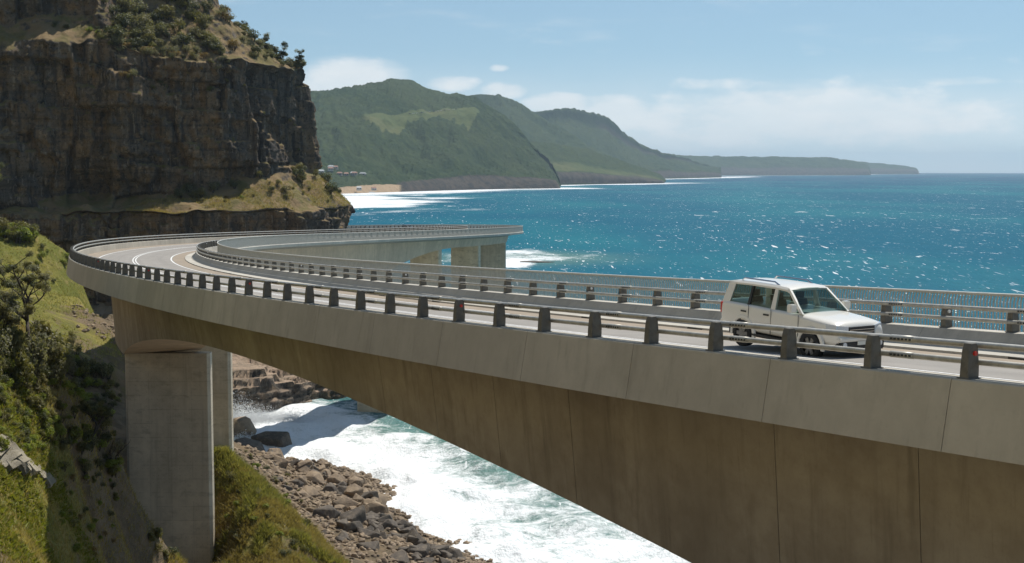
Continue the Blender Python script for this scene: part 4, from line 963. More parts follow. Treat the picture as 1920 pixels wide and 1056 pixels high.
# skyline trees on the cliff edge
for i, (u, v, D, h, lab) in enumerate(((448, 78, 356, 6.5, 'dark tree highest on the right skyline of the cliff'), (466, 84, 355, 6.5, 'second highest dark tree on the right skyline of the cliff'), (482, 92, 352, 7.5, 'spreading dark tree above the tan scree on the skyline'), (498, 100, 352, 7.0, 'dark flat-topped tree halfway down the skyline'),
        (512, 106, 351, 7.5, 'third tree from the seaward edge of the cliff top'), (527, 112, 350, 7.5, 'dark tree second from the seaward edge of the cliff top'), (552, 136, 346, 6.5, 'dark tree leaning over the seaward cliff edge'), (564, 144, 345, 4.2, 'thin tree at the very edge of the cliff'))):
    b = at(u, v, D); j = np.argmin((cX - b.x) ** 2 + (cY - b.y) ** 2 + (cT < 9) * 1e6); jj = np.unravel_index(j, cX.shape)
    branch_tree('tree', (b.x, b.y, float(cZ[jj]) - .2), h, (.15, 0), h * .2, ('dark', 'dark2', 'grey'), lab, 40 + i, 1.1, levels=2)
for p in cliff_pick(34, 195, 440, 8.78, 9.1, rg): shrub(p[0], p[1] - .2, p[2] - .3, float(rg.uniform(.7, 1.6)), ('olive', 'grey', 'dark', 'rust')[int(rg.integers(4))], 'shrub hanging over the lip of the cliff', 'shrubs on the cliff lip', 'bush')
# trees on the near hillside
def on_ground(u, v, D): p = at(u, v, D); return (p.x, p.y, gz1(p.x, p.y) - .1)
branch_tree('tree', on_ground(50, 690, 86), 7.8, (.18, 0), .72, ('grey', 'grey2', 'olive', 'dark2'), 'large dark-limbed tree with grey-green crown on the near left slope', 3, 1.15)
branch_tree('tree', on_ground(165, 700, 96), 4.2, (.25, .1), .42, ('dark', 'olive'), 'small sparse tree with dark twisted limbs left of the pier', 8, 1.2)
branch_tree('tree', on_ground(5, 700, 84), 6.2, (-.1, 0), .8, ('grey', 'olive', 'grey2'), 'bushy grey-green tree at the left edge of the picture', 12, 1.0)
branch_tree('tree', on_ground(212, 715, 106), 4.0, (.2, 0), .4, (), 'bare leafless tree close beside the left of the pier', 21, .8, True)
branch_tree('tree', on_ground(2, 455, 238), 14.0, (0, 0), 2.0, ('dark', 'olive', 'dark2'), 'tall dark tree against the cliff at the left edge', 31, .7)
# bushes on the near hillside
ub = np.random.default_rng(9)
LBN = {'grey': 'grey-green bush among the scrub on the near left slope', 'dark': 'dark bush among the scrub on the near left slope', 'olive': 'olive bush among the scrub on the near left slope', 'green': 'bright yellow-green bush on the near left slope'}
_DD = np.arange(45, 270, .35)
def hit_ground(u, v):
    a = at(u, v, 1.0) - Vector((0, 0, CAM_Z)); x = a.x * _DD; y = _DD; z = CAM_Z + a.z * _DD; g = ground(x, y); k = np.argmax(g > z)
    return (float(x[k]), float(y[k]), float(g[k])) if g[k] > z[k] else None
def near_bush(n, us, vs, kinds, r0, r1, lab=None, grp=None, sq=.85, nm='scrub_bush'):
    for _ in range(n):
        p = hit_ground(ub.uniform(*us), ub.uniform(*vs))
        if p is None: continue
        k = kinds[int(ub.integers(len(kinds)))]; kk = k.rstrip('2')
        shrub(p[0], p[1], p[2] - .12, float(ub.uniform(r0, r1)), k, lab or LBN[kk], grp or kk + ' bushes on the near slope', nm, sq)
near_bush(64, (-40, 150), (640, 730), ('grey', 'grey2', 'olive', 'dark2', 'grey', 'olive', 'green2'), .5, 1.1, None, None, 1.1)
near_bush(24, (-25, 138), (688, 712), ('grey', 'grey2', 'olive', 'grey', 'olive2'), .9, 1.5, 'tall grey-green scrub bush on the crest of the near slope', 'tall scrub on the near crest', 1.35, 'tall_bush')
near_bush(8, (140, 215), (700, 716), ('grey', 'olive', 'dark'), .8, 1.3, 'scrub bush on the crest just left of the pier', 'scrub on the crest by the pier', 1.2, 'tall_bush')
near_bush(150, (-30, 142), (715, 860), ('green', 'olive', 'green2', 'dark', 'olive2', 'green', 'olive', 'green2'), .28, .62)
near_bush(78, (138, 226), (705, 900), ('dark', 'olive', 'olive2', 'dark2', 'green2', 'grey', 'green'), .35, .9, 'dark bush in the shade left of the pier', 'bushes in the pier shade', .85, 'shade_bush')
near_bush(40, (110, 222), (880, 1052), ('dark', 'olive2', 'rust', 'green2'), .2, .5, 'low tuft in the shaded gully left of the pier', 'tufts in the shaded gully', .85, 'tuft')
near_bush(7, (280, 325), (1005, 1052), ('olive', 'dark', 'olive2'), .4, .7, 'low bush at the foot of the front pier', 'bushes at the pier foot', .85, 'bush')
near_bush(16, (0, 200), (455, 540), ('olive', 'dark', 'green'), .5, 1.1, 'small bush on the far grassy slope below the cliff', 'bushes on the far grassy slope', .85, 'bush')
near_bush(12, (-10, 70), (440, 458), ('green', 'olive', 'green2', 'dark'), 1.2, 2.4, 'bright leafy bush at the top of the far grassy slope', 'leafy bushes by the cliff foot', .85, 'bush')
near_bush(46, (412, 575), (845, 1050), ('olive2', 'green2', 'grey', 'olive', 'dark'), .3, .75, 'spiky olive bush on the grassy spur right of the pier', 'bushes on the grassy spur')

# grass and creeper: leaf-sized blades nobody could count
def blades(name, pts, hgt, wid, mat, seed, lean=.35, label=None):
    r = np.random.default_rng(seed); n = len(pts); a = r.uniform(0, 6.28, n); h = hgt * r.uniform(.5, 1.3, n); w = wid * r.uniform(.6, 1.3, n)
    d = np.stack([np.cos(a), np.sin(a), 0 * a], 1); tp = r.normal(size=(n, 3)) * lean * h[:, None]; tp[:, 2] = h
    V = np.stack([pts - d * w[:, None], pts + d * w[:, None], pts + tp], 1).reshape(-1, 3)
    return tag(mobj(name, V, np.arange(3 * n).reshape(n, 3), mat), label, None, None, 'stuff')
def grass_pts(n, x0, x1, y0, y1, seed, cmin=.45, keep=None, zmin=4, cmax=9):
    r = np.random.default_rng(seed); x = r.uniform(x0, x1, n); y = r.uniform(y0, y1, n); c = ground_cover(x, y) + .35 * fbm(x / 2.5, y / 2.5, 0, 3, seed)
    m = (c > cmin) & (c < cmax)
    if keep is not None: m &= keep(x, y)
    x, y = x[m], y[m]; z = ground(x, y); k = z > zmin; return np.stack([x, y, z - .03], 1)[k]
_g = grass_pts(150000, -27, -12, 106, 127, 1, .15); _n = fbm(_g[:, 0] / 1.6, _g[:, 1] / 1.6, 0, 3, 44); _low = sstep(_g[:, 2], 18.5, 13.5); _r = np.random.default_rng(6).uniform(size=len(_g))
blades('grass', _g[(_n > .02 + .5 * _low)], .5, .04, M['grass'], 2, .55, 'long bright grass on the spur right of the pier')
blades('straw', _g[(_n < .22) & (_r < .6)], .38, .035, M['grass_dry'], 12, .6, 'straw-coloured grass patches on the spur right of the pier')
inview = lambda x, y: (x > -.40 * y) & (x < -.26 * y)
blades('creeper', grass_pts(150000, -36, -17, 50, 90, 3, .62, inview), .17, .10, M['creeper'], 4, .9, 'yellow-green creeper carpet on the lower left slope')
blades('dry_grass', grass_pts(150000, -42, -17, 50, 116, 5, -.05, lambda x, y: (x > -.40 * y) & (x < -.25 * y)), .30, .03, M['grass_dry'], 6, .5, 'dry grass between the scrub on the left slope')
blades('field_grass', grass_pts(60000, -100, -38, 170, 260, 7, .45, lambda x, y: (x > -.42 * y) & (x < -.25 * y)), .32, .06, M['grass'], 8, .5, 'grass on the far slope below the cliff')
def bench_grass():
    idx = np.argwhere((cU > 235) & (cU < 650) & (cT > 7.0) & (cT < 7.75)); r = np.random.default_rng(3); q = idx[r.integers(0, len(idx), 26000)]
    p = np.stack([cX[q[:, 0], q[:, 1]], cY[q[:, 0], q[:, 1]], cZ[q[:, 0], q[:, 1]]], 1) + r.normal(size=(len(q), 3)) * np.array([.25, .25, .0])
    n = fbm(p[:, 0] / 4, p[:, 1] / 4, 0, 3, 5); blades('bench_grass', p[n > -.15], .42, .07, M['grass_dry'], 9, .5, 'dry golden grass on the bench below the cliff')
bench_grass()

# ================================================================== rocks
def rock_mesh(seed, mat, sharp=.5, flat=.75):
    """angular block: hull of random points, with chipped edges"""
    r = np.random.default_rng(seed); bm = bmesh.new()
    for k in range(15):
        d = r.normal(size=3); d = d / np.max(np.abs(d)) * r.uniform(.72, 1.0); d = .55 * d + .45 * d / np.linalg.norm(d)
        bm.verts.new((d[0], d[1] * .85, d[2] * flat))
    g = bmesh.ops.convex_hull(bm, input=bm.verts); bmesh.ops.delete(bm, geom=[v for v in g['geom_interior'] if isinstance(v, bmesh.types.BMVert)], context='VERTS')
    bmesh.ops.dissolve_limit(bm, angle_limit=R(14), verts=bm.verts, edges=bm.edges)
    bmesh.ops.bevel(bm, geom=list(bm.edges), offset=.05, segments=1, affect='EDGES'); bmesh.ops.triangulate(bm, faces=bm.faces)
    me = bpy.data.meshes.new('boulder'); bm.to_mesh(me); bm.free(); me.materials.append(mat); return me
RK = [rock_mesh(i, M['boulder']) for i in range(7)]; RKD = [rock_mesh(20 + i, M['boulder_dark']) for i in range(5)]
rr = np.random.default_rng(33)
def boulder(x, y, z, s, lab, grp=None, dark=False, st=(1, 1, 1), rot=None, mesh=None):
    me = mesh or (RKD[int(rr.integers(5))] if dark else RK[int(rr.integers(7))])
    o = link('boulder', me, None, (x, y, z), rot or tuple(rr.uniform(-.5, .5, 2)) + (rr.uniform(0, 6.28),), tuple(s * q for q in st)); return tag(o, lab, 'boulder', grp)
# rubble along the waterline (read along the edge of the beach)
EDGE = [(520, 885), (600, 880), (650, 892), (690, 920), (712, 955), (725, 985), (775, 1005), (830, 1035), (875, 1062)]
n = 0
while n < 262:
    k = int(rr.integers(len(EDGE) - 1)); f = rr.uniform(); u = EDGE[k][0] * (1 - f) + EDGE[k + 1][0] * f; v = EDGE[k][1] * (1 - f) + EDGE[k + 1][1] * f
    back = abs(rr.normal()) * 85; u2 = u - back * rr.uniform(.35, 1.0); v2 = v + back * rr.uniform(-.1, .65)
    if v2 > 1085 or u2 < 500: continue
    D = 43.4 * 2667 / (v2 - 314.5); p = at(u2, v2, D)
    z = gz1(p.x, p.y)
    if z < -.8 or z > 7: continue
    s = float(np.clip(rr.lognormal(-.30, .50), .32, 2.0)); dk = v2 > 985 or rr.uniform() < .25
    wds = ('large' if s > 1.15 else 'medium' if s > .7 else 'small', 'dark grey' if dk else 'brown', 'at the water edge' if back < 35 else 'set back from the water' if back < 90 else 'close under the grassy slope', 'at the far beach tip' if u < 665 else 'midway along the beach' if u < 760 else 'at the near beach end')
    boulder(p.x, p.y, z + s * .15, s, f'{wds[0]} {wds[1]} boulder {wds[2]} {wds[3]}', f'{wds[0]} {wds[1]} boulders {wds[2]} {wds[3]}', dk); n += 1
# the small stuff between them: thousands of cobbles and shards
def rubble(n, seed):
    r = np.random.default_rng(seed); B = []
    for k in range(6):
        me = rock_mesh(400 + k, M['boulder']); B.append((np.array([v.co[:] for v in me.vertices]), np.array([p.vertices[:] for p in me.polygons]))); bpy.data.meshes.remove(me)
    x = r.uniform(-48, 12, n * 6); y = r.uniform(126, 218, n * 6); z = ground(x, y); d = poly_dist(x, y, SHORE); m = (z > -.3) & (z < 9) & (r.uniform(size=len(x)) < np.exp(-d / 24)); x, y, z = x[m][:n], y[m][:n], z[m][:n]
    VV = []; FF = []; o = 0
    for i in range(len(x)):
        v, f = B[int(r.integers(6))]; s_ = r.uniform(.18, .55); a = r.uniform(0, 6.28); c, sn = math.cos(a), math.sin(a)
        VV.append(v @ np.array([[c, sn, 0], [-sn, c, 0], [0, 0, 1]]) * s_ * r.uniform(.7, 1.3, 3) + (x[i], y[i], z[i] + .05)); FF.append(f + o); o += len(v)
    tag(mobj('rubble', np.concatenate(VV), np.concatenate(FF), M['boulder']), 'small stones packed between the boulders on the beach', None, None, 'stuff')
rubble(5200, 5)
def rk(u, v, D, s, st, lab, dark=False, seed=1, rz=0, dz=0.0, mat=None):
    p = at(u, v, D); o = boulder(p.x, p.y, p.z + dz, s, lab, None, dark, st, (0, 0, rz), rock_mesh(200 + seed, M[mat] if mat else (M['boulder_dark'] if dark else M['boulder']))); return o
rk(447, 808, 236, 3.3, (1.1, .9, 1.1), 'large angular boulder against the right side of the pier', False, 1, .4)
rk(512, 838, 226, 3.6, (1.2, .9, 1.05), 'big dark boulder standing in the shaded surf', True, 2, .1)
rk(455, 850, 220, 3.6, (1.1, .9, .9), 'dark boulder just behind the grassy spur', True, 3, .9)
rk(545, 893, 205, 3.2, (1.7, .8, .25), 'pale flat slab at the top of the rubble beach', False, 4, .2, 0, 'pale_rock')
rk(580, 940, 186, 2.2, (1.3, .9, .6), 'broad pale boulder midway down the rubble beach', False, 5, .5, 0, 'pale_rock')
rk(600, 968, 178, 2.6, (1.2, 1.0, .75), 'largest rounded brown boulder beside the grassy spur', False, 6, 1.0)
rk(612, 880, 208, 1.7, (.7, .7, 1.0), 'upright pointed boulder on the beach skyline', True, 7, .4)
rk(568, 880, 209, 1.9, (1.1, .8, .7), 'squat dark boulder left on the beach skyline', True, 8, .2)
rk(655, 896, 203, 2.4, (1.1, .9, .85), 'angular brown boulder nearest the surf at the beach tip', False, 9, .7)
rk(702, 928, 195, 3.2, (.55, 1.5, .35), 'long tilted slab sloping into the surf', False, 10, .55, 0, 'pale_rock')
rk(745, 958, 187, 1.4, (1.5, .7, .4), 'low rock just off the slab in the foam', False, 11, 2.4)
rk(752, 988, 178.5, 1.0, (1.0, .7, .5), 'lone rock standing in the white foam', False, 12, 2.2)
rk(700, 1005, 171, 2.2, (1.4, 1.0, .35), 'wide flat brown slab in the lower rubble', False, 13, .3)
rk(720, 1040, 163, 2.3, (1.4, 1.0, .35), 'wide flat grey slab at the bottom of the rubble', True, 14, .9)
rk(655, 995, 172, 1.5, (1.1, .9, .8), 'blocky greenish-dark boulder in the middle of the rubble', True, 15, .6)
# ledge of bedded stone on the lower left slope
def slab_ledge():
    e = tag(empty('rock_ledge', tuple(at(45, 880, 79))), 'pale bedded rock ledge slanting across the lower left slope', 'rock')
    r = random.Random(4)
    for k in range(9):
        f = k / 8; hp_ = hit_ground(-30 + 118 * f, 832 + 72 * f); p = Vector(hp_); L = r.uniform(.7, 1.0); w = r.uniform(1.6, 2.2); h = r.uniform(.3, .45)
        bm = bmesh.new(); bmesh.ops.create_cube(bm, size=1); bmesh.ops.subdivide_edges(bm, edges=bm.edges, cuts=2, use_grid_fill=True)
        for v in bm.verts: v.co = Vector((v.co.x * L, v.co.y * w, v.co.z * h)) + Vector((r.uniform(-.06, .06), r.uniform(-.06, .06), r.uniform(-.05, .05)))
        me = bpy.data.meshes.new('rock_slab'); bm.to_mesh(me); bm.free(); me.materials.append(M['pale_rock'])
        z = gz1(p.x, p.y); gx_, gy_ = gz1(p.x + .5, p.y) - gz1(p.x - .5, p.y), gz1(p.x, p.y + .5) - gz1(p.x, p.y - .5); o = link('rock_slab', me, e, (p.x - e.location.x, p.y - e.location.y, z + .05 - e.location.z), (math.atan(gy_) * .8, -math.atan(gx_) * .8, r.uniform(-.15, .15)))
slab_ledge()
# scree stones on the bare patch behind the bend
for i in range(60):
    p = at(float(rr.uniform(135, 216)), float(rr.uniform(578, 640)), float(rr.uniform(184, 198))); z = gz1(p.x, p.y); boulder(p.x, p.y, z, float(rr.uniform(.2, .55)), 'pale stone in the scree behind the bridge bend', 'scree stones', False)
# reef
for i, (u, v, w, lab) in enumerate(((1010, 490, 9, 'long dark reef rock in the foam right of the far piers'), (960, 487, 5, 'dark reef rock in the foam next to the far pier'), (990, 477, 4, 'small reef rock at the upper edge of the foam'), (1105, 483, 3.5, 'rightmost reef rock at the end of the foam'), (1060, 492, 3, 'low reef rock between the long one and the rightmost'))):
    D = 45 * 2667 / (v - 314.5); p = at(u, v, D); boulder(p.x, p.y, -.6, w, lab, None, True, (1.25, .6, .16), (0, 0, rr.uniform(-.2, .2)))
# golden rock stack under the far girder
p = at(784, 497, 300); o = boulder(p.x, p.y, p.z - 3.2, 4.6, 'golden rock stack under the far bridge girder', None, False, (.55, .6, 1.0), (0, 0, .3), rock_mesh(301, M['pale_rock'], .5, 1.2))

# spray thrown up where the swell meets the platform
def spray():
    r = np.random.default_rng(8); V = []
    for (u, v, D, wx, h, n) in ((445, 800, 247, 2.0, 4.2, 9000), (480, 800, 250, 2.4, 2.6, 6500), (530, 795, 252, 3.0, 1.5, 5500), (455, 838, 232, 1.6, 1.2, 2500)):
        p = at(u, v, D); t = np.abs(r.normal(size=n)) * .5; x = p.x + r.normal(size=n) * wx * (1 - .35 * np.clip(t, 0, 1)); y = p.y + r.normal(size=n) * 1.2; z = t * h * (1 - .3 * np.abs(r.normal(size=n)))
        V.append(np.stack([x, y, z], 1))
    P = np.concatenate(V); n = len(P); s_ = r.uniform(.02, .075, n)[:, None]
    d = r.normal(size=(n, 4, 3)) * .6 + np.array([[1, 1, 1], [1, -1, -1], [-1, 1, -1], [-1, -1, 1]]) * .6
    VV = (P[:, None] + d * s_[:, None]).reshape(-1, 3); base = np.arange(n)[:, None, None] * 4; F = (base + np.array([[0, 1, 2], [0, 2, 3], [0, 3, 1], [1, 3, 2]])).reshape(-1, 3)
    m = simple('spray_foam', (0.85, 0.87, 0.88), .7); tag(mobj('spray', VV, F, m), 'white spray thrown up against the rock platform', None, None, 'stuff')
spray()

# ================================================================== vehicles
M['car_white'] = simple('white_car_paint', (0.78, 0.745, 0.67), 0.28, 0, .6); M['car_dark'] = simple('dark_car_paint', (0.05, 0.055, 0.07), 0.3, 0, .6)
M['glass'] = simple('car_glass', (0.012, 0.022, 0.022), 0.05); M['glass'].node_tree.nodes['Principled BSDF'].inputs['Specular IOR Level'].default_value = .9
M['tyre'] = simple('tyre_rubber', (0.018, 0.018, 0.018), 0.8); M['rim'] = simple('alloy_rim', (0.20, 0.20, 0.20), 0.4, .7); M['trim'] = simple('black_trim', (0.02, 0.021, 0.023), 0.5)
M['lamp'] = simple('headlamp_glass', (0.62, 0.66, 0.70), 0.12, .2, .5); M['chrome'] = simple('chrome', (0.6, 0.6, 0.6), 0.15, 1.0); M['plate'] = simple('number_plate', (0.75, 0.74, 0.66), 0.5)
M['amber'] = simple('indicator', (0.7, 0.28, 0.03), 0.3)
def glass_mat():
    m, t, bs = new_mat('tinted_car_glass'); bs.inputs['Base Color'].default_value = (0.012, 0.022, 0.022, 1); bs.inputs['Roughness'].default_value = .04; bs.inputs['Specular IOR Level'].default_value = .8
    tr = t.add('ShaderNodeBsdfTransparent'); tr.inputs[0].default_value = (0.62, 0.76, 0.72, 1); mx = t.add('ShaderNodeMixShader'); mx.inputs[0].default_value = .62
    t.l.new(bs.outputs[0], mx.inputs[1]); t.l.new(tr.outputs[0], mx.inputs[2]); t.l.new(mx.outputs[0], t.n['Material Output'].inputs[0]); return m
M['cglass'] = glass_mat(); M['seat'] = simple('seat_fabric', (0.05, 0.05, 0.05), .8)
def fixn(o, ang=35, bev=0):
    bm = bmesh.new(); bm.from_mesh(o.data); bmesh.ops.recalc_face_normals(bm, faces=bm.faces)
    if bev: bmesh.ops.bevel(bm, geom=list(bm.edges), offset=bev, segments=2, affect='EDGES')
    bm.to_mesh(o.data); bm.free(); smooth_by_angle(o, ang); return o
def prism(mb, quad_a, quad_b):
    return mb.add(list(quad_a) + list(quad_b), [(0, 1, 2, 3), (4, 5, 6, 7), (0, 1, 5, 4), (1, 2, 6, 5), (2, 3, 7, 6), (3, 0, 4, 7)])
def car(name, paint, label, k=1.0, kr=1.0):
    """k scales the heights of the lower body, kr those of the cabin"""
    e = empty(name); tag(e, label, 'car'); hw = .94
    st = [(-2.36, .84, .60, 1.20, 1.22), (-2.30, .90, .52, 1.25, 1.27), (-2.15, .93, .46, 1.26, 1.28), (-1.28, .945, .42, 1.25, 1.27), (0.0, .945, .42, 1.225, 1.25), (.95, .94, .42, 1.20, 1.24), (1.12, .935, .42, 1.175, 1.235),
          (1.60, .925, .42, 1.14, 1.205), (2.10, .905, .43, 1.10, 1.16), (2.30, .88, .43, 1.06, 1.115), (2.39, .85, .44, 1.00, 1.045), (2.435, .83, .46, .92, .94), (2.46, .80, .50, .80, .81)]
    n = 16; V = []
    for (x, w, zs, zb, zc) in st:
        zs, zb, zc = zs * k, zb * k, zc * k
        ring = [(-w * .82, zs), (-w + .02, zs + .06), (-w - .015, zs + (zb - zs) * .35), (-w - .01, zs + (zb - zs) * .62), (-w + .005, zb - .12), (-w + .035, zb - .03), (-w * .80, zb + (zc - zb) * .5), (-w * .35, zc)]
        ring = ring + [(-y, z) for y, z in ring[::-1]]; V += [(x, y, z) for y, z in ring]
    F = quads(len(st), n, wrap=True).tolist() + [list(range(n))[::-1], [(len(st) - 1) * n + j for j in range(n)]]
    bd = fixn(mobj('body', V, F, paint, e), 70); sb = bd.modifiers.new('round', 'SUBSURF'); sb.levels = sb.render_levels = 2
    zb, zr = 1.235 * k, (1.235 * k + .60 * kr); wb, wr = .885, .715
    wz = lambda z: wb + (wr - wb) * (z - zb) / (zr - zb)
    # roof: shallow crowned shell
    RS = [(.40, zr - .05, .02), (.28, zr - .005, .04), (-.2, zr + .02, .05), (-1.2, zr + .02, .05), (-1.9, zr, .045), (-2.12, zr - .03, .03), (-2.20, zr - .07, .02)]; V = []
    for x, z, cr in RS:
        for q in (-1.0, -.93, -.6, 0, .6, .93, 1.0): V.append((x, wr * q * 1.03, z + cr * (1 - q * q) - (.05 if abs(q) == 1 else 0)))
    V += [(x, y, z - .05) for x, y, z in V]; m = len(RS) * 7; F = quads(len(RS), 7).tolist() + [[m + i for i in f[::-1]] for f in quads(len(RS), 7).tolist()]
    for i in range(len(RS) - 1): F += [(i * 7, (i + 1) * 7, m + (i + 1) * 7, m + i * 7), (i * 7 + 6, (i + 1) * 7 + 6, m + (i + 1) * 7 + 6, m + i * 7 + 6)]
    F += [(j, j + 1, m + j + 1, m + j) for j in range(6)] + [((len(RS) - 1) * 7 + j, (len(RS) - 1) * 7 + j + 1, m + (len(RS) - 1) * 7 + j + 1, m + (len(RS) - 1) * 7 + j) for j in range(6)]
    fixn(mobj('roof', V, F, paint, e), 40)
    def pillar(sd, xb0, xb1, xt0, xt1, mat, d=.0, nm='pillar'):
        y0, y1 = sd * (wb + d), sd * (wr + d); mb = MB(); prism(mb, [(xb0, y0, zb - .04), (xb1, y0, zb - .04), (xb1, y0 - sd * .07, zb - .04), (xb0, y0 - sd * .07, zb - .04)], [(xt0, y1, zr - .03), (xt1, y1, zr - .03), (xt1, y1 - sd * .07, zr - .03), (xt0, y1 - sd * .07, zr - .03)])
        return fixn(mb.obj(nm, mat, e), 60)
    for sd in (-1, 1):
        pillar(sd, .98, 1.10, .27, .37, paint); pillar(sd, -.20, -.02, -.20, -.08, paint); pillar(sd, -1.20, -1.10, -1.18, -1.10, M['trim']); pillar(sd, -2.30, -1.98, -2.16, -1.88, paint)
        for x0, x1, t0, t1 in ((-.03, .97, -.08, .28), (-1.11, -.19, -1.11, -.19), (-1.98, -1.19, -1.90, -1.17)):
            ya, yb = sd * (wb - .02), sd * (wr - .02); mobj('side_window', [(x0, ya, zb - .03), (x1, ya, zb - .03), (t1, yb, zr - .06), (t0, yb, zr - .06)], [(0, 1, 2, 3)], M['cglass'], e)
        MB().tube([(-1.75, sd * .62, zr + .0), (-1.62, sd * .62, zr + .10), (-.35, sd * .62, zr + .105), (-.12, sd * .62, zr + .01)], .024, 6).obj('roof_rail', M['chrome'], e)
    mobj('windscreen', [(1.07, -.83, zb - .01), (1.10, 0, zb + .02), (1.07, .83, zb - .01), (.36, -.68, zr - .03), (.39, 0, zr - .005), (.36, .68, zr - .03)], [(0, 1, 4, 3), (1, 2, 5, 4)], M['cglass'], e)
    mobj('rear_window', [(-2.31, -.80, zb + .02), (-2.31, .80, zb + .02), (-2.19, .66, zr - .06), (-2.19, -.66, zr - .06)], [(0, 1, 2, 3)], M['cglass'], e)
    MB().box((.78, -.80, zb - .16), (1.02, .80, zb - .01)).obj('dashboard', M['trim'], e)
    for x in (.15, -.85):
        for y in (-.40, .40):
            mb = MB(); mb.box((x - .45, y - .25, zb - .50), (x + .05, y + .25, zb - .36)); prism(mb, [(x - .45, y - .24, zb - .4), (x - .33, y - .24, zb - .4), (x - .33, y + .24, zb - .4), (x - .45, y + .24, zb - .4)], [(x - .58, y - .2, zb + .18), (x - .47, y - .2, zb + .18), (x - .47, y + .2, zb + .18), (x - .58, y + .2, zb + .18)])
            s_ = mb.obj('seat', M['seat'], e); MB().box((x - .61, y - .12, zb + .20), (x - .50, y + .12, zb + .38)).obj('headrest', M['seat'], s_)
    # front
    fx = 2.455
    MB().box((fx - .10, -.47, .72 * k), (fx + .02, .47, .99 * k)).obj('grille', M['trim'], e)
    for q in range(3): MB().box((fx + .015, -.45, (.765 + .07 * q) * k), (fx + .03, .45, (.782 + .07 * q) * k)).obj('grille_bar', M['chrome'], e)
    for sd in (-1, 1):
        mb = MB(); prism(mb, [(fx + .012, sd * .49, .74 * k), (fx + .0, sd * .49, 1.00 * k), (fx - .10, sd * .84, 1.04 * k), (fx - .06, sd * .85, .78 * k)], [(fx - .2, sd * .49, .74 * k), (fx - .2, sd * .49, 1.0 * k), (fx - .42, sd * .925, 1.06 * k), (fx - .38, sd * .935, .82 * k)]); mb.obj('headlight', M['lamp'], e)
        MB().tube([(fx - .05, sd * .66, .52 * k), (fx + .075, sd * .66, .52 * k)], .075, 10).obj('fog_lamp', M['lamp'], e)
        o = MB().box((.72, sd * 1.02 - .12, zb - .01), (.90, sd * 1.02 + .12, zb + .21)).obj('wing_mirror', paint, e); fixn(o, 50, .025)
        for x in (-1.38, -.42): MB().box((x, sd * .953 - .015, 1.00 * k), (x + .22, sd * .953 + .022, 1.045 * k)).obj('door_handle', M['trim'], e)
        MB().box((-.85, sd * .90 - .10, .38 * k), (1.0, sd * .90 + .10, .43 * k)).obj('side_step', M['trim'], e)
        MB().box((-.85, sd * .955 - .01, .70 * k), (1.0, sd * .955 + .012, .78 * k)).obj('side_moulding', paint, e)
        MB().box((-2.375, sd * .80 - .08, .86 * k), (-2.25, sd * .80 + .10, 1.18 * k)).obj('tail_light', M['red'], e)
        for a, z0, z1 in ((-1.06, .50, 1.22), (-.11, .46, 1.20), (1.0, .50, 1.17)): MB().box((a - .007, sd * .952 - .006, z0 * k), (a + .007, sd * .952 + .004, z1 * k)).obj('door_gap', M['trim'], e)
    fixn(MB().box((fx - .16, -.86, .60 * k), (fx + .075, .86, .72 * k)).obj('bumper', paint, e), 50, .03)
    fixn(MB().box((fx - .16, -.84, .34 * k), (fx + .055, .84, .60 * k)).obj('lower_bumper', M['trim'], e), 50, .03)
    MB().box((fx + .056, -.19, .50 * k), (fx + .072, .19, .60 * k)).obj('number_plate', M['plate'], e)
    fixn(MB().box((-2.44, -.84, .48 * k), (-2.24, .84, .68 * k)).obj('bumper', paint, e), 50, .03)
    MB().box((-2.15, -.72, .30), (2.2, .72, .50 * k)).obj('underbody', M['trim'], e)
    for x in (-1.28, 1.50):
        for sd in (-1, 1):
            w = empty('wheel', (x, sd * (hw - .085), .385), e)
            prof = [(.25, -.12), (.345, -.13), (.38, -.105), (.385, 0), (.38, .105), (.345, .13), (.25, .12)]; V = []; nn = 32
            for i in range(nn):
                t = 2 * math.pi * i / nn
                for r_, y in prof: V.append((r_ * math.cos(t), y, r_ * math.sin(t)))
            F = []; m = len(prof)
            for i in range(nn):
                for j in range(m - 1): F.append((i * m + j, ((i + 1) % nn) * m + j, ((i + 1) % nn) * m + j + 1, i * m + j + 1))
            smooth_by_angle(mobj('tyre', V, F, M['tyre'], w), 50); mb = MB()
            for i in range(6):
                t = 2 * math.pi * i / 6; c, s = math.cos(t), math.sin(t); q = lambda y: [(c * .04 - s * .05, sd * y, s * .04 + c * .05), (c * .04 + s * .05, sd * y, s * .04 - c * .05), (c * .255 + s * .06, sd * (y - .01), s * .255 - c * .06), (c * .255 - s * .06, sd * (y - .01), s * .255 + c * .06)]
                prism(mb, q(.11), q(.06))
            mb.tube([(0, sd * .02, 0), (0, sd * .115, 0)], .07, 10); mb.tube([(0, sd * -.02, 0), (0, sd * .0, 0)], .255, 20); mb.obj('rim', M['rim'], w)
            V = []; F = []; na = 15
            for i in range(na):
                t = math.pi * (i / (na - 1)) * 1.10 - .05 * math.pi
                for r_, y in ((.425, hw + .02), (.44, hw + .045), (.52, hw + .03), (.54, hw - .02)): V.append((x + r_ * math.cos(t), sd * y, .385 + r_ * math.sin(t)))
            for i in range(na - 1):
                for j in range(3): F.append((i * 4 + j, (i + 1) * 4 + j, (i + 1) * 4 + j + 1, i * 4 + j + 1))
            smooth_by_angle(mobj('wheel_arch', V, F, paint, e), 50)
            V = [(x, sd * (hw + .012), .385)] + [(x + .43 * math.cos(math.pi * i / 14 * 1.1 - .05 * math.pi), sd * (hw + .012), .385 + .43 * math.sin(math.pi * i / 14 * 1.1 - .05 * math.pi)) for i in range(15)]
            mobj('wheel_well', V, [(0, i, i + 1) for i in range(1, 15)], M['trim'], e); w.location.y = sd * (hw - .06)
    return e
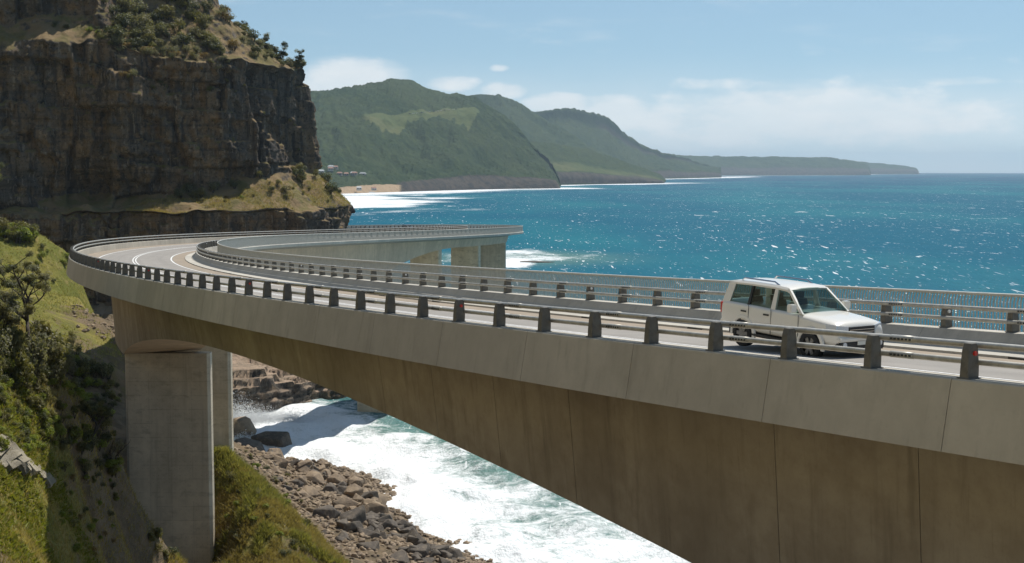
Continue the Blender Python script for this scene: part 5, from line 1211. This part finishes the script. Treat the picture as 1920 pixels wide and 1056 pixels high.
def drive(e, s, w, back=True):
    p = br(s, w, road_z(w) + .012); e.location = p; e.rotation_euler = (0, math.asin(-.031) * (-1 if back else 1), heading(s) + (math.pi if back else 0))
SUV = car('suv', M['car_white'], 'white four-wheel-drive wagon with roof rails driving on the near bridge road'); SUV.scale = (1.04, 1.04, 1.05); drive(SUV, 12.55, 7.5)
C2 = car('sedan', M['car_dark'], 'small dark car far off on the distant bridge leg', .82, .80); drive(C2, 432, 7.5)

# ================================================================== village houses and lookout cars on the far headland
M['hwall'] = simple('house_render', (0.40, 0.37, 0.32), .8); M['hwall2'] = simple('house_weatherboard', (0.28, 0.26, 0.23), .8); M['hroof'] = simple('pale_metal_roof', (0.42, 0.42, 0.41), .5); M['hroof2'] = simple('tile_roof', (0.30, 0.16, 0.11), .8); M['hglass'] = simple('house_window', (0.03, 0.04, 0.05), .15)
_dg = bpy.context.evaluated_depsgraph_get()
def far_z(x, y):
    ob = bpy.data.objects['forested_headland']; hit, loc, *_ = ob.ray_cast(Vector((x, y, 900)), Vector((0, 0, -1))); return loc.z if hit else 5
hr = random.Random(8)
def house(u, D, w, d, h, roof, wall, lab):
    p = at(u, 340, D); z = far_z(p.x, p.y); e = tag(empty('house', (p.x, p.y, z - 1), None, hr.uniform(-.5, .5)), lab, 'house', 'houses of the beach village')
    h += 2; MB().box((-w / 2, -d / 2, 0), (w / 2, d / 2, h)).obj('wall', wall, e)
    MB().add([(-w / 2 - .6, -d / 2 - .6, h), (w / 2 + .6, -d / 2 - .6, h), (w / 2 + .6, d / 2 + .6, h), (-w / 2 - .6, d / 2 + .6, h), (-w / 2 + 1, 0, h + 2.6), (w / 2 - 1, 0, h + 2.6)], [(0, 1, 5, 4), (2, 3, 4, 5), (1, 2, 5), (3, 0, 4), (0, 3, 2, 1)]).obj('roof', roof, e)
    for k in (-1, 1): MB().box((k * w * .25 - 1.1, -d / 2 - .08, h - 2.4), (k * w * .25 + 1.1, -d / 2 + .05, h - .8)).obj('window', M['hglass'], e)
    MB().box((-.5, -d / 2 - .09, h - 3.4), (.5, -d / 2 + .05, h - 1.2)).obj('door', M['hroof2'], e)
for i in range(13):
    u = 600 + 8.5 * i + hr.uniform(-6, 6); D = 2555 + hr.uniform(0, 130)
    house(u, D, hr.uniform(8, 12), hr.uniform(6, 9), hr.uniform(2.0, 3.6), hr.choice((M['hroof'], M['hroof'], M['hroof2'])), hr.choice((M['hwall'], M['hwall2'])), 'small pale house among trees behind the distant beach')
def tiny(u, v, D, lab, name, paint):
    ob = bpy.data.objects['forested_headland']; d_ = (at(u, v, 1000) - Vector((0, 0, CAM_Z))).normalized(); hit, p, *_ = ob.ray_cast(Vector((0, 0, CAM_Z)), d_)
    if not hit: return
    z = p.z; e = tag(empty(name, (p.x, p.y, z - .3), None, hr.uniform(-.3, .3)), lab, 'car', 'cars at the lookout')
    MB().box((-2.6, -1.1, .5), (2.6, 1.1, 1.5)).obj('body', paint, e); MB().add([(-1.9, -1, 1.5), (1.5, -1, 1.5), (1.5, 1, 1.5), (-1.9, 1, 1.5), (-1.4, -.8, 2.3), (.9, -.8, 2.3), (.9, .8, 2.3), (-1.4, .8, 2.3)], [(0, 1, 5, 4), (1, 2, 6, 5), (2, 3, 7, 6), (3, 0, 4, 7), (4, 5, 6, 7)]).obj('cabin', M['glass'], e)
    for x in (-1.6, 1.6):
        for y in (-1, 1): MB().tube([(x, y * 1.0, .5), (x, y * 1.2, .5)], .5, 10).obj('wheel', M['tyre'], e)
for i in range(13): tiny(768 + i * 7.4 + hr.uniform(-2, 2), 214 - i * .75, 3240 + hr.uniform(0, 40) + (i * 6), 'tiny car parked along the grassy lookout on the headland', 'parked_car', M['car_white'] if i % 3 else M['car_dark'])

# ================================================================== haze: even air round everything
mb = MB().box((-28000, -28000, -70), (28000, 28000, 310))
hm = bpy.data.materials.new('haze_air'); hm.use_nodes = True
ht = NT(hm.node_tree); ht.n.remove(ht.n['Principled BSDF'])
pv = ht.add('ShaderNodeVolumePrincipled'); pv.inputs['Color'].default_value = (0.66, 0.85, 1.0, 1); pv.inputs['Density'].default_value = 0.000054; pv.inputs['Anisotropy'].default_value = 0.35
ht.l.new(pv.outputs[0], ht.n['Material Output'].inputs['Volume'])
tag(mb.obj('haze', hm), 'pale sea haze filling the air over the coast', None, None, 'stuff')
